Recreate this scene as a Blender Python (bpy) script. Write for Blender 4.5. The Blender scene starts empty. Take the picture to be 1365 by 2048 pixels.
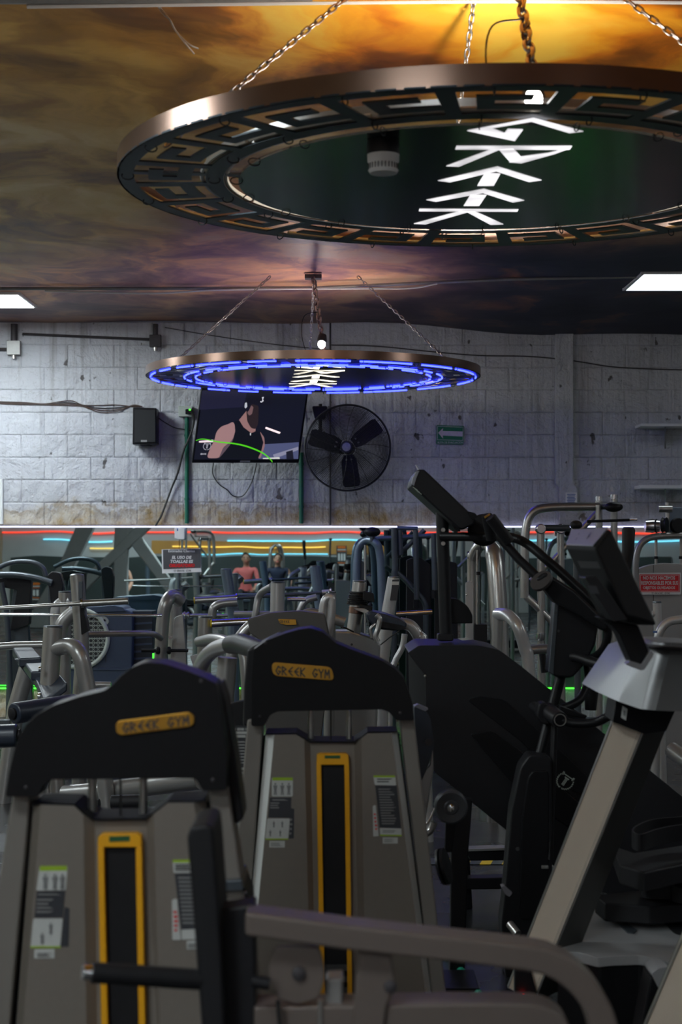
import bpy, bmesh, math, random
from mathutils import Vector, Matrix
random.seed(7)
scene = bpy.context.scene
COL = scene.collection
PI = math.pi
# ---------------------------------------------------------------- camera, world, exposure
F, CX, HY, EZ = 3400.0, 682.5, 1090.0, 1.5          # focal length in px, optical axis column, horizon row, eye height
cam_d = bpy.data.cameras.new('camera'); cam = bpy.data.objects.new('camera', cam_d); COL.objects.link(cam)
cam.location = (0, 0, EZ); cam.rotation_euler = (PI/2, 0, 0)
cam_d.sensor_fit = 'VERTICAL'; cam_d.sensor_height = 36.0
cam_d.lens = 36.0*F/2048; cam_d.shift_y = (HY-1024)/2048
cam_d.clip_end = 200
cam_d.dof.use_dof = True; cam_d.dof.focus_distance = 9.0; cam_d.dof.aperture_fstop = cam_d.lens/13.0
scene.camera = cam
world = bpy.data.worlds.new('world'); scene.world = world; world.use_nodes = True
world.node_tree.nodes['Background'].inputs[0].default_value = (0.02, 0.02, 0.025, 1)
vs = scene.view_settings
vs.view_transform = 'Standard'; vs.look = 'None'; vs.gamma = 1.0; vs.use_curve_mapping = False
vs.exposure = 0.0
scene.cycles.use_denoising = True
scene.cycles.max_bounces = 10; scene.cycles.diffuse_bounces = 4; scene.cycles.glossy_bounces = 5
LAMP_LEFT, LAMP_RIGHT, LAMP_NEAR, LAMP_SIDE = 36.0, 2.6, 40.0, 30.0   # output of the ceiling panels
RING_FILL = (50.0, 15.0)                                              # output of the added fill lights above the two discs

# ---------------------------------------------------------------- helpers
def U(px, py, Y): return Vector(((px-CX)*Y/F, Y, EZ-(py-HY)*Y/F))      # picture position at distance Y
def Uz(px, py, z):                                                      # picture position on the level z
    Y = F*(EZ-z)/(py-HY); return Vector(((px-CX)*Y/F, Y, z))
def ppm(Y): return Y/F                                                  # metres per pixel at distance Y

class NT:
    def __init__(s, name):
        s.m = bpy.data.materials.new(name); s.m.use_nodes = True
        s.t = s.m.node_tree; s.b = s.t.nodes['Principled BSDF']
    def n(s, typ, **kw):
        o = s.t.nodes.new('ShaderNode'+typ)
        for k, v in kw.items(): setattr(o, k, v)
        return o
    def l(s, a, b): s.t.links.new(a, b)
    def math(s, op, a, b=None, c=None, clamp=False):
        o = s.n('Math', operation=op, use_clamp=clamp)
        for i, v in enumerate((a, b, c)):
            if v is None: continue
            if isinstance(v, (int, float)): o.inputs[i].default_value = v
            else: s.l(v, o.inputs[i])
        return o.outputs[0]
    def rng(s, v, a, b, c=0.0, d=1.0):
        o = s.n('MapRange'); o.interpolation_type = 'SMOOTHSTEP'
        s.l(v, o.inputs[0])
        for i, x in enumerate((a, b, c, d)): o.inputs[i+1].default_value = x
        return o.outputs[0]
    def noise(s, vec, scale, detail=4, rough=.55, sc=None, dist=0.0, out='Fac'):
        if sc:
            mp = s.n('Mapping'); mp.inputs['Scale'].default_value = sc; s.l(vec, mp.inputs[0]); vec = mp.outputs[0]
        o = s.n('TexNoise'); s.l(vec, o.inputs['Vector']); o.inputs['Scale'].default_value = scale
        o.inputs['Detail'].default_value = detail; o.inputs['Roughness'].default_value = rough; o.inputs['Distortion'].default_value = dist
        return o.outputs[0] if out == 'Fac' else o.outputs[1]
    def mix(s, f, a, b, blend='MIX'):
        o = s.n('Mix', data_type='RGBA', blend_type=blend)
        if isinstance(f, (int, float)): o.inputs[0].default_value = f
        else: s.l(f, o.inputs[0])
        for i, v in ((6, a), (7, b)):
            if isinstance(v, tuple): o.inputs[i].default_value = (*v[:3], 1)
            else: s.l(v, o.inputs[i])
        return o.outputs[2]
    def ramp(s, f, stops):
        o = s.n('ValToRGB'); s.l(f, o.inputs[0]); e = o.color_ramp.elements
        while len(e) < len(stops): e.new(0.5)
        for x, (p, c) in zip(e, stops): x.position = p; x.color = (*c, 1)
        return o.outputs[0]
    def bump(s, h, strength, dist):
        o = s.n('Bump'); o.inputs['Strength'].default_value = strength; o.inputs['Distance'].default_value = dist
        s.l(h, o.inputs['Height']); s.l(o.outputs[0], s.b.inputs['Normal'])
    def pos(s): return s.n('NewGeometry').outputs['Position']
    def obj(s): return s.n('TexCoord').outputs['Object']

def pmat(name, col, rough=.45, metal=0.0, grain=.15, gscale=30, bump=0.0, coat=0.0, spec=.5):
    t = NT(name); b = t.b
    b.inputs['Roughness'].default_value = rough; b.inputs['Metallic'].default_value = metal
    b.inputs['Specular IOR Level'].default_value = spec
    if coat: b.inputs['Coat Weight'].default_value = coat; b.inputs['Coat Roughness'].default_value = .12
    n = t.noise(t.obj(), gscale, 3)
    c = t.mix(n, tuple(x*(1-grain) for x in col), tuple(min(1, x*(1+grain)) for x in col)); t.l(c, b.inputs['Base Color'])
    r = t.math('MULTIPLY_ADD', n, .05, rough-.025, clamp=True); t.l(r, b.inputs['Roughness'])
    if bump: t.bump(t.noise(t.obj(), gscale*12, 2), bump, .001)
    return t.m
def emat(name, col, strength):
    t = NT(name); b = t.b; b.inputs['Base Color'].default_value = (*[min(1, c*.6) for c in col], 1)
    b.inputs['Emission Color'].default_value = (*col, 1); b.inputs['Emission Strength'].default_value = strength
    return t.m

M = dict(
 matte=pmat('matte_black', (.009, .009, .01), .7, 0, .2, 50, .2, spec=.15),
 silver=pmat('silver_paint', (.35, .345, .335), .32, .6, .05, 8, coat=.35),
 silver_pale=pmat('light_silver_paint', (.5, .5, .5), .32, .45, .04, 8, coat=.4),  # paler version of the silver paint
 steel_dark=pmat('dark_steel_paint', (.07, .085, .1), .38, .4, .12, 30, coat=.3),
 steel_blue=pmat('blue_grey_paint', (.14, .19, .25), .35, .4, .12, 30, coat=.3),
 panel=pmat('grey_panel_plastic', (.205, .178, .152), .5, .15, .06, 60, .15),
 panel_edge_lit=pmat('lit_panel_trim', (.62, .63, .61), .42, .2, .05, 50),
 tower_column=pmat('tower_column_paint', (.22, .2, .18), .42, .2, .05, 8),
 column=pmat('column_paint', (.155, .125, .11), .42, .3, .06, 50),
 black=pmat('black_plastic', (.008, .008, .0095), .4, 0, .2, 60, .15, spec=.2),
 black_soft=pmat('black_soft_plastic', (.012, .012, .0145), .42, 0, .2, 50, .2, spec=.28),
 rubber=pmat('black_rubber', (.011, .011, .013), .55, 0, .25, 40, .3, spec=.28),
 vinyl=pmat('dark_blue_vinyl', (.02, .028, .045), .34, 0, .2, 20, .2),
 yellow=pmat('yellow_plastic', (.9, .42, .006), .4, 0, .08, 30),
 yellow_cap=pmat('yellow_cap_plastic', (.85, .6, .01), .4, 0, .08, 30),
 gold=pmat('gold_badge_metal', (.62, .33, .05), .34, .75, .25, 12),
 chrome=pmat('chrome', (.75, .75, .76), .16, 1, .05, 20),
 brushed=pmat('brushed_steel', (.5, .49, .47), .3, .9, .1, 40),
 copper=pmat('worn_rim_steel', (.34, .22, .17), .24, .92, .22, 6),
 ringplate=pmat('ring_sheet_metal', (.03, .042, .05), .38, .6, .3, 8),
 ringdisc=pmat('ring_disc_acrylic', (.016, .027, .03), .17, .1, .3, 3),
 chain=pmat('galvanised_chain', (.36, .33, .3), .35, .9, .25, 30),
 white=pmat('white_plastic', (.72, .72, .72), .4, 0, .04, 30),
 cream=pmat('cream_plastic', (.5, .56, .5), .45, 0, .06, 30),
 blue_cooler=pmat('cooler_blue_plastic', (.045, .07, .125), .45, 0, .1, 20),
 paper=pmat('paper', (.75, .75, .74), .7, 0, .03, 30),
 sticker=pmat('sticker_white', (.55, .56, .54), .5, 0, .06, 60),
 sticker_dark=pmat('sticker_dark', (.035, .037, .045), .5, 0, .1, 60),
 lime=pmat('sticker_lime', (.33, .5, .02), .5, 0, .06, 60),
 ink=pmat('dark_ink', (.05, .05, .055), .6, 0, .1, 60),
 ink_grey=pmat('grey_ink', (.22, .22, .22), .6, 0, .1, 60),
 red=pmat('sign_red', (.75, .012, .02), .5, 0, .05, 30),
 red_text=pmat('red_ink', (.65, .01, .012), .5, 0, .05, 30),
 green_sign=pmat('sign_green', (.0, .17, .065), .5, 0, .06, 30),
 green_pipe=pmat('green_conduit_paint', (.005, .13, .075), .45, 0, .15, 20),
 hose=pmat('green_hose', (.02, .3, .2), .4, 0, .1, 20),
 orange=pmat('poster_orange', (.75, .17, .01), .6, 0, .05, 20),
 blue_ink=pmat('blue_ink', (.06, .13, .35), .6, 0, .05, 20),
 cable=pmat('cable_black', (.012, .012, .012), .5, 0, .1, 20),
 cable_brown=pmat('cable_brown', (.07, .035, .025), .5, 0, .2, 20),
 cable_white=pmat('cable_white', (.6, .6, .58), .5, 0, .05, 20),
 zinc=pmat('zinc_box', (.3, .3, .29), .45, .5, .3, 15),
 rust=pmat('dark_conduit', (.06, .055, .06), .5, .4, .4, 12),
 signboard=pmat('dark_poster_print', (.075, .075, .08), .5, 0, .5, 6),
 concrete=pmat('painted_concrete', (.33, .32, .31), .8, 0, .15, 4, .2),
 skin=pmat('skin', (.45, .24, .16), .5, 0, .1, 10),
 coral=pmat('coral_cloth', (.75, .18, .17), .8, 0, .1, 20),
 navy=pmat('navy_cloth', (.015, .022, .05), .8, 0, .15, 20),
 blackcloth=pmat('black_cloth', (.012, .012, .014), .85, 0, .15, 20),
 hair=pmat('dark_hair', (.012, .009, .008), .5, 0, .3, 60),
 brown_hair=pmat('brown_hair', (.07, .03, .018), .5, 0, .3, 60),
 led_green=emat('led_green', (.06, 1, .04), 2.6), led_white=emat('led_white', (.6, .62, 1), 2.6),
 led_blue=emat('led_blue', (.02, .03, 1), 14), led_off=pmat('led_strip_off', (.5, .48, .42), .4, 0, .1, 30),
 led_red=emat('led_red', (1, .05, .02), 2.4), led_cyan=emat('led_cyan', (.2, .75, 1), 2.2), led_yellow=emat('led_yellow', (1, .62, .1), 2.0),
 bulb=emat('bulb', (1, .98, .95), 14), red_dot=emat('red_indicator', (1, .02, .01), 6),
)

def link(o, parent=None):
    COL.objects.link(o)
    if parent is not None: o.parent = parent
    return o
ROOTLOC = {}
def thing(name, label, cat, loc=(0, 0, 0), group=None, kind=None):
    o = bpy.data.objects.new(name, None); COL.objects.link(o); o.location = loc
    o.empty_display_size = .05
    ROOTLOC[o.name] = Vector(loc)
    tag(o, label, cat, group, kind); return o
def tag(o, label=None, cat=None, group=None, kind=None):
    for k, v in (('label', label), ('category', cat), ('group', group), ('kind', kind)):
        if v: o[k] = v
    return o
def origin_of(o):
    v = Vector((0, 0, 0))
    while o is not None: v = v + Vector(o.location); o = o.parent
    return v

class MB:
    def __init__(s): s.v = []; s.f = []
    def add(s, vs, fs):
        b = len(s.v); s.v += [Vector(v) for v in vs]; s.f += [tuple(i+b for i in f) for f in fs]; return s
    def box(s, c, d, rot=None):
        c = Vector(c); vs = []
        for z in (-.5, .5):
            for x, y in ((-.5, -.5), (.5, -.5), (.5, .5), (-.5, .5)):
                p = Vector((x*d[0], y*d[1], z*d[2]))
                if rot: p = rot @ p
                vs.append(c+p)
        return s.add(vs, [(3, 2, 1, 0), (4, 5, 6, 7), (0, 1, 5, 4), (1, 2, 6, 5), (2, 3, 7, 6), (3, 0, 4, 7)])
    def hexa(s, a, b):                       # two quads, four corners each
        return s.loft([a, b])
    def loft(s, rings, caps=True, closed=True):
        n = len(rings[0]); vs = [p for r in rings for p in r]; fs = []
        for k in range(len(rings)-1):
            for i in range(n if closed else n-1):
                j = (i+1) % n; fs.append((k*n+i, k*n+j, (k+1)*n+j, (k+1)*n+i))
        if caps: fs += [tuple(range(n-1, -1, -1)), tuple((len(rings)-1)*n+i for i in range(n))]
        return s.add(vs, fs)
    def prism(s, pts, ext):
        pts = [Vector(p) for p in pts]
        return s.loft([pts, [p+Vector(ext) for p in pts]])
    def px(s, pts, Y, th, grow=0.0):         # outline read off the picture at distance Y, th deep
        Yf = Y if callable(Y) else (lambda a, b: Y)
        P = [U(a, b, Yf(a, b)) for a, b in pts]
        if grow:
            c = sum(P, Vector())/len(P); Q = [c+(p-c)*(1+grow)+Vector((0, th, 0)) for p in P]
        else: Q = [p+Vector((0, th, 0)) for p in P]
        return s.loft([P, Q])
    def tube(s, path, r, n=10, caps=True, closed=False):
        P = [Vector(p) for p in path]; N = len(P)
        R = r if isinstance(r, (list, tuple)) else [r]*N
        tang = []
        for i in range(N):
            a = P[(i-1) % N] if (closed or i > 0) else P[i]; b = P[(i+1) % N] if (closed or i < N-1) else P[i]
            t = (b-a); tang.append(t.normalized() if t.length > 1e-9 else Vector((0, 0, 1)))
        up = Vector((0, 0, 1)) if abs(tang[0].z) < .9 else Vector((1, 0, 0))
        u = tang[0].cross(up).normalized(); rings = []
        for i in range(N):
            t = tang[i]; u = (u-t*u.dot(t))
            u = u.normalized() if u.length > 1e-6 else t.orthogonal().normalized()
            w = t.cross(u)
            rings.append([P[i]+(u*math.cos(2*PI*k/n)+w*math.sin(2*PI*k/n))*R[i] for k in range(n)])
        if closed:
            rings.append(rings[0]); return s.loft(rings, caps=False)
        return s.loft(rings, caps)
    def lathe(s, prof, c, axis=(0, 0, 1), n=24, a0=0, a1=2*PI):   # prof: (radius, along axis)
        c = Vector(c); ax = Vector(axis).normalized(); u = ax.orthogonal().normalized(); w = ax.cross(u)
        rings = [[c+ax*h+(u*math.cos(2*PI*k/n)+w*math.sin(2*PI*k/n))*max(r, 1e-5) for k in range(n)] for r, h in prof]
        return s.loft(rings, True)
    def ball(s, c, r, n=12, m=8):
        c = Vector(c); r = Vector(r) if isinstance(r, (tuple, list)) else Vector((r, r, r)); rings = []
        for i in range(m+1):
            a = -PI/2+PI*i/m; q = max(math.cos(a), .02)
            rings.append([c+Vector((r.x*q*math.cos(2*PI*k/n), r.y*q*math.sin(2*PI*k/n), r.z*math.sin(a))) for k in range(n)])
        return s.loft(rings, True)
    def build(s, name, mat, parent=None, bevel=0.0, smooth=True, seg=2, angle=35):
        off = origin_of(parent) if parent is not None else Vector((0, 0, 0))
        if parent is None:                                     # a thing of one mesh: origin at its base
            xs = [v.x for v in s.v]; ys = [v.y for v in s.v]; zs = [v.z for v in s.v]
            off = Vector(((min(xs)+max(xs))/2, (min(ys)+max(ys))/2, min(zs)))
        me = bpy.data.meshes.new(name); me.from_pydata([v-off for v in s.v], [], s.f)
        bm = bmesh.new(); bm.from_mesh(me); bmesh.ops.recalc_face_normals(bm, faces=bm.faces); bm.to_mesh(me); bm.free()
        if isinstance(mat, str): mat = M[mat]
        me.materials.append(mat)
        if smooth:
            me.polygons.foreach_set('use_smooth', [True]*len(me.polygons)); me.set_sharp_from_angle(angle=math.radians(angle))
        o = link(bpy.data.objects.new(name, me), parent)
        if parent is None: o.location = off
        if bevel:
            b = o.modifiers.new('bevel', 'BEVEL'); b.width = bevel; b.segments = seg; b.limit_method = 'ANGLE'; b.angle_limit = math.radians(30)
            b.harden_normals = True
        return o

def rnd(pts, r, n=4):                    # round the corners of a closed outline
    out = []; N = len(pts); R = r if isinstance(r, (list, tuple)) else [r]*N
    for i in range(N):
        p = Vector(pts[i]); a = Vector(pts[i-1]); b = Vector(pts[(i+1) % N])
        if R[i] <= 0: out.append(tuple(p)); continue
        da = min(R[i], (a-p).length*.45); db = min(R[i], (b-p).length*.45)
        s = p+(a-p).normalized()*da; e = p+(b-p).normalized()*db
        for k in range(n+1):
            t = k/n; out.append(tuple(s*(1-t)**2+p*2*t*(1-t)+e*t*t))
    return out
def bend(path, r, n=5):                  # round the corners of an open pipe run
    P = [Vector(p) for p in path]; out = [P[0]]
    for i in range(1, len(P)-1):
        a, p, b = P[i-1], P[i], P[i+1]
        da = min(r, (a-p).length*.48); db = min(r, (b-p).length*.48)
        s = p+(a-p).normalized()*da; e = p+(b-p).normalized()*db
        for k in range(n+1):
            t = k/n; out.append(s*(1-t)**2+p*2*t*(1-t)+e*t*t)
    return out+[P[-1]]
def cat(path, n=6):                      # Catmull-Rom through points
    P = [Vector(p) for p in path]; out = []
    for i in range(len(P)-1):
        a = P[i-1] if i else P[0]*2-P[1]; b, c = P[i], P[i+1]; d = P[i+2] if i+2 < len(P) else P[-1]*2-P[-2]
        for k in range(n):
            t = k/n; out.append(.5*((2*b)+(c-a)*t+(2*a-5*b+4*c-d)*t*t+(3*b-a-3*c+d)*t**3))
    return out+[P[-1]]
def pp(*pts, Y=None): return [U(p[0], p[1], p[2] if len(p) > 2 else Y) for p in pts]
def pipe(name, mat, parent, pts, r, Y=None, fillet=0.0, n=12, curve=False):
    P = pp(*pts, Y=Y)
    if curve: P = cat(P)
    elif fillet: P = bend(P, fillet)
    return MB().tube(P, r, n).build(name, mat, parent)
def plate(name, mat, parent, pts, Y, th, bevel=0.0, seg=2, grow=0.0): return MB().px(pts, Y, th, grow).build(name, mat, parent, bevel, seg=seg)
def rod(name, mat, parent, a, b, r, n=14, bevel=0.0): return MB().tube([a, b], r, n).build(name, mat, parent, bevel)
def rect(x0, y0, x1, y1): return [(x0, y0), (x1, y0), (x1, y1), (x0, y1)]

# lettering: flat print cut from the built-in face, set on a plane facing the viewer
_txt = {}
def text_geo(s, shear=0.0, bold=0.0):
    key = (s, shear, bold)
    if key not in _txt:
        c = bpy.data.curves.new('lettering', 'FONT'); c.body = s; c.size = 1; c.shear = shear; c.offset = bold; c.resolution_u = 2
        o = bpy.data.objects.new('lettering', c); COL.objects.link(o)
        bpy.context.view_layer.update()
        me = o.evaluated_get(bpy.context.evaluated_depsgraph_get()).to_mesh()
        vs = [v.co.copy() for v in me.vertices]; fs = [tuple(p.vertices) for p in me.polygons]
        bpy.data.objects.remove(o); bpy.data.curves.remove(c)
        x0 = min(v.x for v in vs); x1 = max(v.x for v in vs); y0 = min(v.y for v in vs); y1 = max(v.y for v in vs)
        _txt[key] = ([((v.x-x0)/(x1-x0), (v.y-y0)/(y1-y0)) for v in vs], fs)
    return _txt[key]
def letters(name, mat, parent, s, quad, shear=0.0, bold=0.012, th=.0012):
    """quad: bottom-left, bottom-right, top-right, top-left corners in space; print sits on that plane"""
    a, b, c, d = [Vector(q) for q in quad]; uv, fs = text_geo(s, shear, bold)
    P = [a*(1-u)*(1-v)+b*u*(1-v)+c*u*v+d*(1-u)*v for u, v in uv]
    nrm = (b-a).cross(d-a).normalized()
    m = MB(); m.add(P, fs); m.add([p+nrm*th for p in P], fs)
    return m.build(name, mat, parent, smooth=False)
def lquad(x0, y0, x1, y1, Y): return [U(x0, y1, Y), U(x1, y1, Y), U(x1, y0, Y), U(x0, y0, Y)]
# angular Greek-style strokes for the gym's own lettering
GLYPH = {'G': [((.95, .8), (.5, 1)), ((.5, 1), (.05, .45)), ((.05, .45), (.5, 0)), ((.5, 0), (.95, .4)), ((.95, .4), (.5, .45))],
 'R': [((.1, 0), (.1, 1)), ((.1, 1), (.85, .7)), ((.85, .7), (.15, .42)), ((.3, .45), (.9, 0))],
 'E': [((.9, 1), (.1, .5)), ((.1, .5), (.9, 0)), ((.15, .5), (.8, .5))],
 'K': [((.1, 0), (.1, 1)), ((.9, 1), (.12, .5)), ((.12, .5), (.9, 0))],
 'Y': [((.05, 1), (.5, .5)), ((.95, 1), (.5, .5)), ((.5, .5), (.5, 0))],
 'M': [((.05, 0), (.15, 1)), ((.15, 1), (.5, .35)), ((.5, .35), (.85, 1)), ((.85, 1), (.95, 0))]}
def greek(name, mat, parent, s, quad, w=.13, th=.0015):
    a, b, c, d = [Vector(q) for q in quad]; n = len(s); m = MB(); nrm = (b-a).cross(d-a).normalized()
    def at(u, v): return a*(1-u)*(1-v)+b*u*(1-v)+c*u*v+d*(1-u)*v
    hh = (d-a).length
    for i, ch in enumerate(s):
        for p, q in GLYPH.get(ch, ()):
            P = at((i+.08+.84*p[0])/n, p[1]); Q = at((i+.08+.84*q[0])/n, q[1])
            t = (Q-P).normalized(); k = nrm.cross(t)*hh*w*.5; t = t*hh*w*.25
            m.prism([P-k-t, Q-k+t, Q+k+t, P+k-t], nrm*th)
    return m.build(name, mat, parent, smooth=False)
def emblem(name, mat, parent, c, r, ux=(1, 0, 0), uz=(0, 0, 1), n=(0, -1, 0), th=.0015, tilt=0.0):
    c = Vector(c); ux, uz, n = Vector(ux), Vector(uz), Vector(n); m = MB()
    ca, sa = math.cos(tilt), math.sin(tilt)
    def at(x, y): x, y = x*ca-y*sa, x*sa+y*ca; return c+ux*x*r+uz*y*r
    def bar(x0, y0, x1, y1, w):
        d = Vector((x1-x0, y1-y0)).normalized()*w/2; p = Vector((-d.y, d.x))
        m.prism([at(x0-p.x, y0-p.y), at(x1-p.x, y1-p.y), at(x1+p.x, y1+p.y), at(x0+p.x, y0+p.y)], n*th)
    for sg in (-1, 1):                       # laurel leaves
        for k in range(9):
            a = -PI/2+sg*(.2+k*.25); x, y = .9*math.cos(a), .9*math.sin(a); b = a+sg*.9
            bar(x-.1*math.cos(b), y-.1*math.sin(b), x+.12*math.cos(b), y+.12*math.sin(b), .1)
    for x in (-.12, 0, .12): bar(x, -.55, x, .3, .07)          # pillar
    bar(-.28, .36, .28, .36, .12)
    bar(-.75, .62, .75, .62, .1)                              # dumbbell
    for x in (-.72, -.6, .6, .72): bar(x, .42, x, .82, .09)
    return m.build(name, mat, parent, smooth=False)
def dup(root, loc, rotz=0.0, label=None, group=None, scale=None):
    r = root.copy(); COL.objects.link(r); r.location = loc; r.rotation_euler = (0, 0, rotz)
    if scale: r.scale = (scale,)*3
    if label: r['label'] = label
    if group: r['group'] = group
    def rec(src, dst):
        for ch in list(src.children):
            c = ch.copy(); COL.objects.link(c); c.parent = dst; rec(ch, c)
    rec(root, r); return r
# ---------------------------------------------------------------- the room
WY, MZ, CZ, HX, FY = 14.8, 1.655, 3.435, 7.5, -8.0       # back wall, mirror top, ceiling, half width, wall behind the camera
def wall_material():
    t = NT('old_white_paint'); p = t.pos(); b = t.b
    sp = t.n('SeparateXYZ'); t.l(p, sp.inputs[0]); x, z = sp.outputs[0], sp.outputs[2]
    big = t.noise(p, .9, 4); fine = t.noise(p, 9, 5, .65)
    col = t.mix(t.rng(big, .3, .7), (.46, .47, .5), (.57, .585, .63))
    drip = t.noise(p, 1, 4, .6, sc=(16, 16, .7))
    col = t.mix(t.math('MULTIPLY', t.rng(drip, .52, .75), t.rng(z, 2.2, 3.3, .15, .6)), col, (.2, .185, .18))
    spots = t.noise(p, 8.5, 3, .5, sc=(1, 1, .7))
    col = t.mix(t.rng(spots, .68, .71, 0, .85), col, (.04, .03, .025))
    crack = t.noise(p, 2.2, 6, .6, sc=(1, 1, 2.2), dist=1.2)
    cr = t.math('ABSOLUTE', t.math('SUBTRACT', crack, .5))
    col = t.mix(t.rng(cr, 0, .006, .45, 0), col, (.14, .12, .11))
    rim = t.math('ADD', z, t.math('MULTIPLY', t.noise(p, 1.7, 6, .66), -.75))   # damp rising above the mirror, its own ragged edge
    damp = t.math('MULTIPLY', t.rng(rim, 1.36, 1.56, 1, 0), t.rng(x, .3, 1.4, 1, .3))
    stain = t.mix(t.rng(t.noise(p, 5, 5, .7), .4, .65), (.42, .37, .29), (.3, .2, .07))
    col = t.mix(t.math('MULTIPLY', damp, 1.0), col, stain)
    line = t.rng(t.math('ABSOLUTE', t.math('SUBTRACT', rim, 1.47)), 0, .03, .45, 0)
    col = t.mix(t.math('MULTIPLY', line, t.rng(x, -.2, .8, 1, .3)), col, (.2, .14, .06))
    t.l(col, b.inputs['Base Color']); b.inputs['Roughness'].default_value = .62
    h = t.math('ADD', t.math('MULTIPLY', fine, .5), t.math('MULTIPLY', t.noise(p, 1.4, 7, .62, dist=.6), 1.6))
    h = t.math('ADD', h, t.math('MULTIPLY', drip, .35)); h = t.math('ADD', h, t.math('MULTIPLY', spots, -.3))
    t.bump(h, 1.0, .05)
    return t.m
def floor_material():
    t = NT('rubber_floor'); p = t.pos(); b = t.b
    n = t.noise(p, 120, 2); s = t.noise(p, 1.3, 5)
    c = t.mix(t.rng(n, .62, .7), (.016, .017, .019), (.06, .06, .065)); c = t.mix(t.rng(s, .4, .7, 0, .4), c, (.035, .033, .032))
    t.l(c, b.inputs['Base Color']); t.l(t.rng(s, .3, .7, .2, .34), b.inputs['Roughness']); t.bump(n, .2, .002); return t.m
def mural_material():                       # the printed sunset stretched over the ceiling
    t = NT('sunset_mural'); p = t.pos(); b = t.b
    w = t.noise(p, .55, 5, .55, out='Color'); ws = t.n('VectorMath', operation='MULTIPLY_ADD')
    t.l(w, ws.inputs[0]); ws.inputs[1].default_value = (1.5, 1.5, 0); t.l(p, ws.inputs[2]); q = ws.outputs[0]
    sp = t.n('SeparateXYZ'); t.l(q, sp.inputs[0]); x, y = t.math('SUBTRACT', sp.outputs[0], .75), t.math('SUBTRACT', sp.outputs[1], .75)
    c1 = t.noise(q, 1.5, 8, .52, sc=(1.15, .8, 1), dist=.5); c2 = t.noise(q, 1.7, 7, .55, sc=(1.0, .75, 1), dist=.5)
    warm = t.ramp(c1, [(.3, (.1, .025, .004)), (.42, (.3, .085, .006)), (.5, (.7, .2, .008)), (.58, (.95, .4, .02)), (.68, (1, .6, .07))])
    olive = t.ramp(c1, [(.34, (.2, .1, .018)), (.46, (.46, .25, .04)), (.54, (.72, .44, .09)), (.68, (.9, .65, .22))])
    dusk = t.ramp(c2, [(.3, (.22, .11, .13)), (.42, (.4, .2, .2)), (.5, (.65, .32, .24)), (.58, (.98, .5, .27)), (.7, (1, .66, .38))])
    night = t.ramp(c2, [(.35, (.012, .013, .032)), (.55, (.028, .03, .06)), (.66, (.16, .07, .06)), (.76, (.35, .15, .1))])
    c = t.mix(t.math('MULTIPLY', t.rng(x, -1.3, .1), t.rng(y, 8.0, 6.7)), olive, warm)
    c = t.mix(t.rng(t.math('MULTIPLY_ADD', x, .95, y), 8.6, 10.2), c, dusk)
    c = t.mix(t.math('MULTIPLY', t.rng(x, -.3, 1.2), t.rng(y, 9.6, 11.4)), c, night)
    c = t.mix(t.rng(y, 12.6, 14.2, 0, .75), c, night)
    t.l(c, b.inputs['Base Color']); b.inputs['Roughness'].default_value = .5; b.inputs['Specular IOR Level'].default_value = .2
    t.bump(t.math('ADD', t.noise(p, .6, 2), t.math('MULTIPLY', t.noise(p, 3, 2), .12)), .35, .12); return t.m
def mirror_material():
    t = NT('mirror_glass'); b = t.b; b.inputs['Base Color'].default_value = (.56, .68, .7, 1); b.inputs['Metallic'].default_value = 1; b.inputs['Roughness'].default_value = .006
    t.bump(t.noise(t.pos(), 1.6, 1), .012, .05); return t.m
def frontwall_material():
    t = NT('far_wall_paint'); p = t.pos(); n = t.noise(p, 1.5, 4)
    t.l(t.mix(n, (.42, .42, .41), (.6, .6, .6)), t.b.inputs['Base Color']); t.b.inputs['Roughness'].default_value = .7; return t.m
WALL, FLOOR, MURAL, MIRROR, FARWALL = wall_material(), floor_material(), mural_material(), mirror_material(), frontwall_material()

def struct(name, m, c, d):
    o = MB().box(c, d).build(name, m, smooth=False); o['kind'] = 'structure'; return o
struct('floor', FLOOR, (0, (WY+FY)/2, -.05), (2*HX, WY-FY, .1))
struct('wall_left', WALL, (-HX-.05, (WY+FY)/2, CZ/2), (.1, WY-FY, CZ))
struct('wall_right', WALL, (HX+.05, (WY+FY)/2, CZ/2), (.1, WY-FY, CZ))
struct('wall_front', FARWALL, (0, FY-.05, CZ/2), (2*HX+.2, .1, CZ))
def fabric():                                # stretched print, sagging a little between its fixings, with a hemmed edge at the wall
    m = MB(); nx, ny = 60, 90; vs = []; rnd_ = random.Random(3)
    for j in range(ny+1):
        for i in range(nx+1):
            x = -HX+2*HX*i/nx; y = FY+(WY-FY)*j/ny
            z = CZ+.012*math.sin(x*1.7+y*.6)+.01*math.sin(y*2.1-x)
            if j >= ny-1: z = CZ+.01*math.sin(x*3.1)-.012*(x/3)-.018*(j-ny+1)*0
            sm = lambda v: max(0, min(1, v))**2*(3-2*max(0, min(1, v)))
            z -= .095*sm((x-.1)/1.8)*sm((y-13.0)/1.8)
            vs.append((x, y, z))
    fs = [(j*(nx+1)+i, j*(nx+1)+i+1, (j+1)*(nx+1)+i+1, (j+1)*(nx+1)+i) for j in range(ny) for i in range(nx)]
    m.add(vs, fs); m.add([(x, y, z+.06) for x, y, z in vs], fs); return m
cl = fabric().build('ceiling', MURAL); cl['kind'] = 'structure'
wall = struct('wall_back', WALL, (0, WY+.06, CZ/2), (2*HX+.2, .1, CZ))
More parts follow.
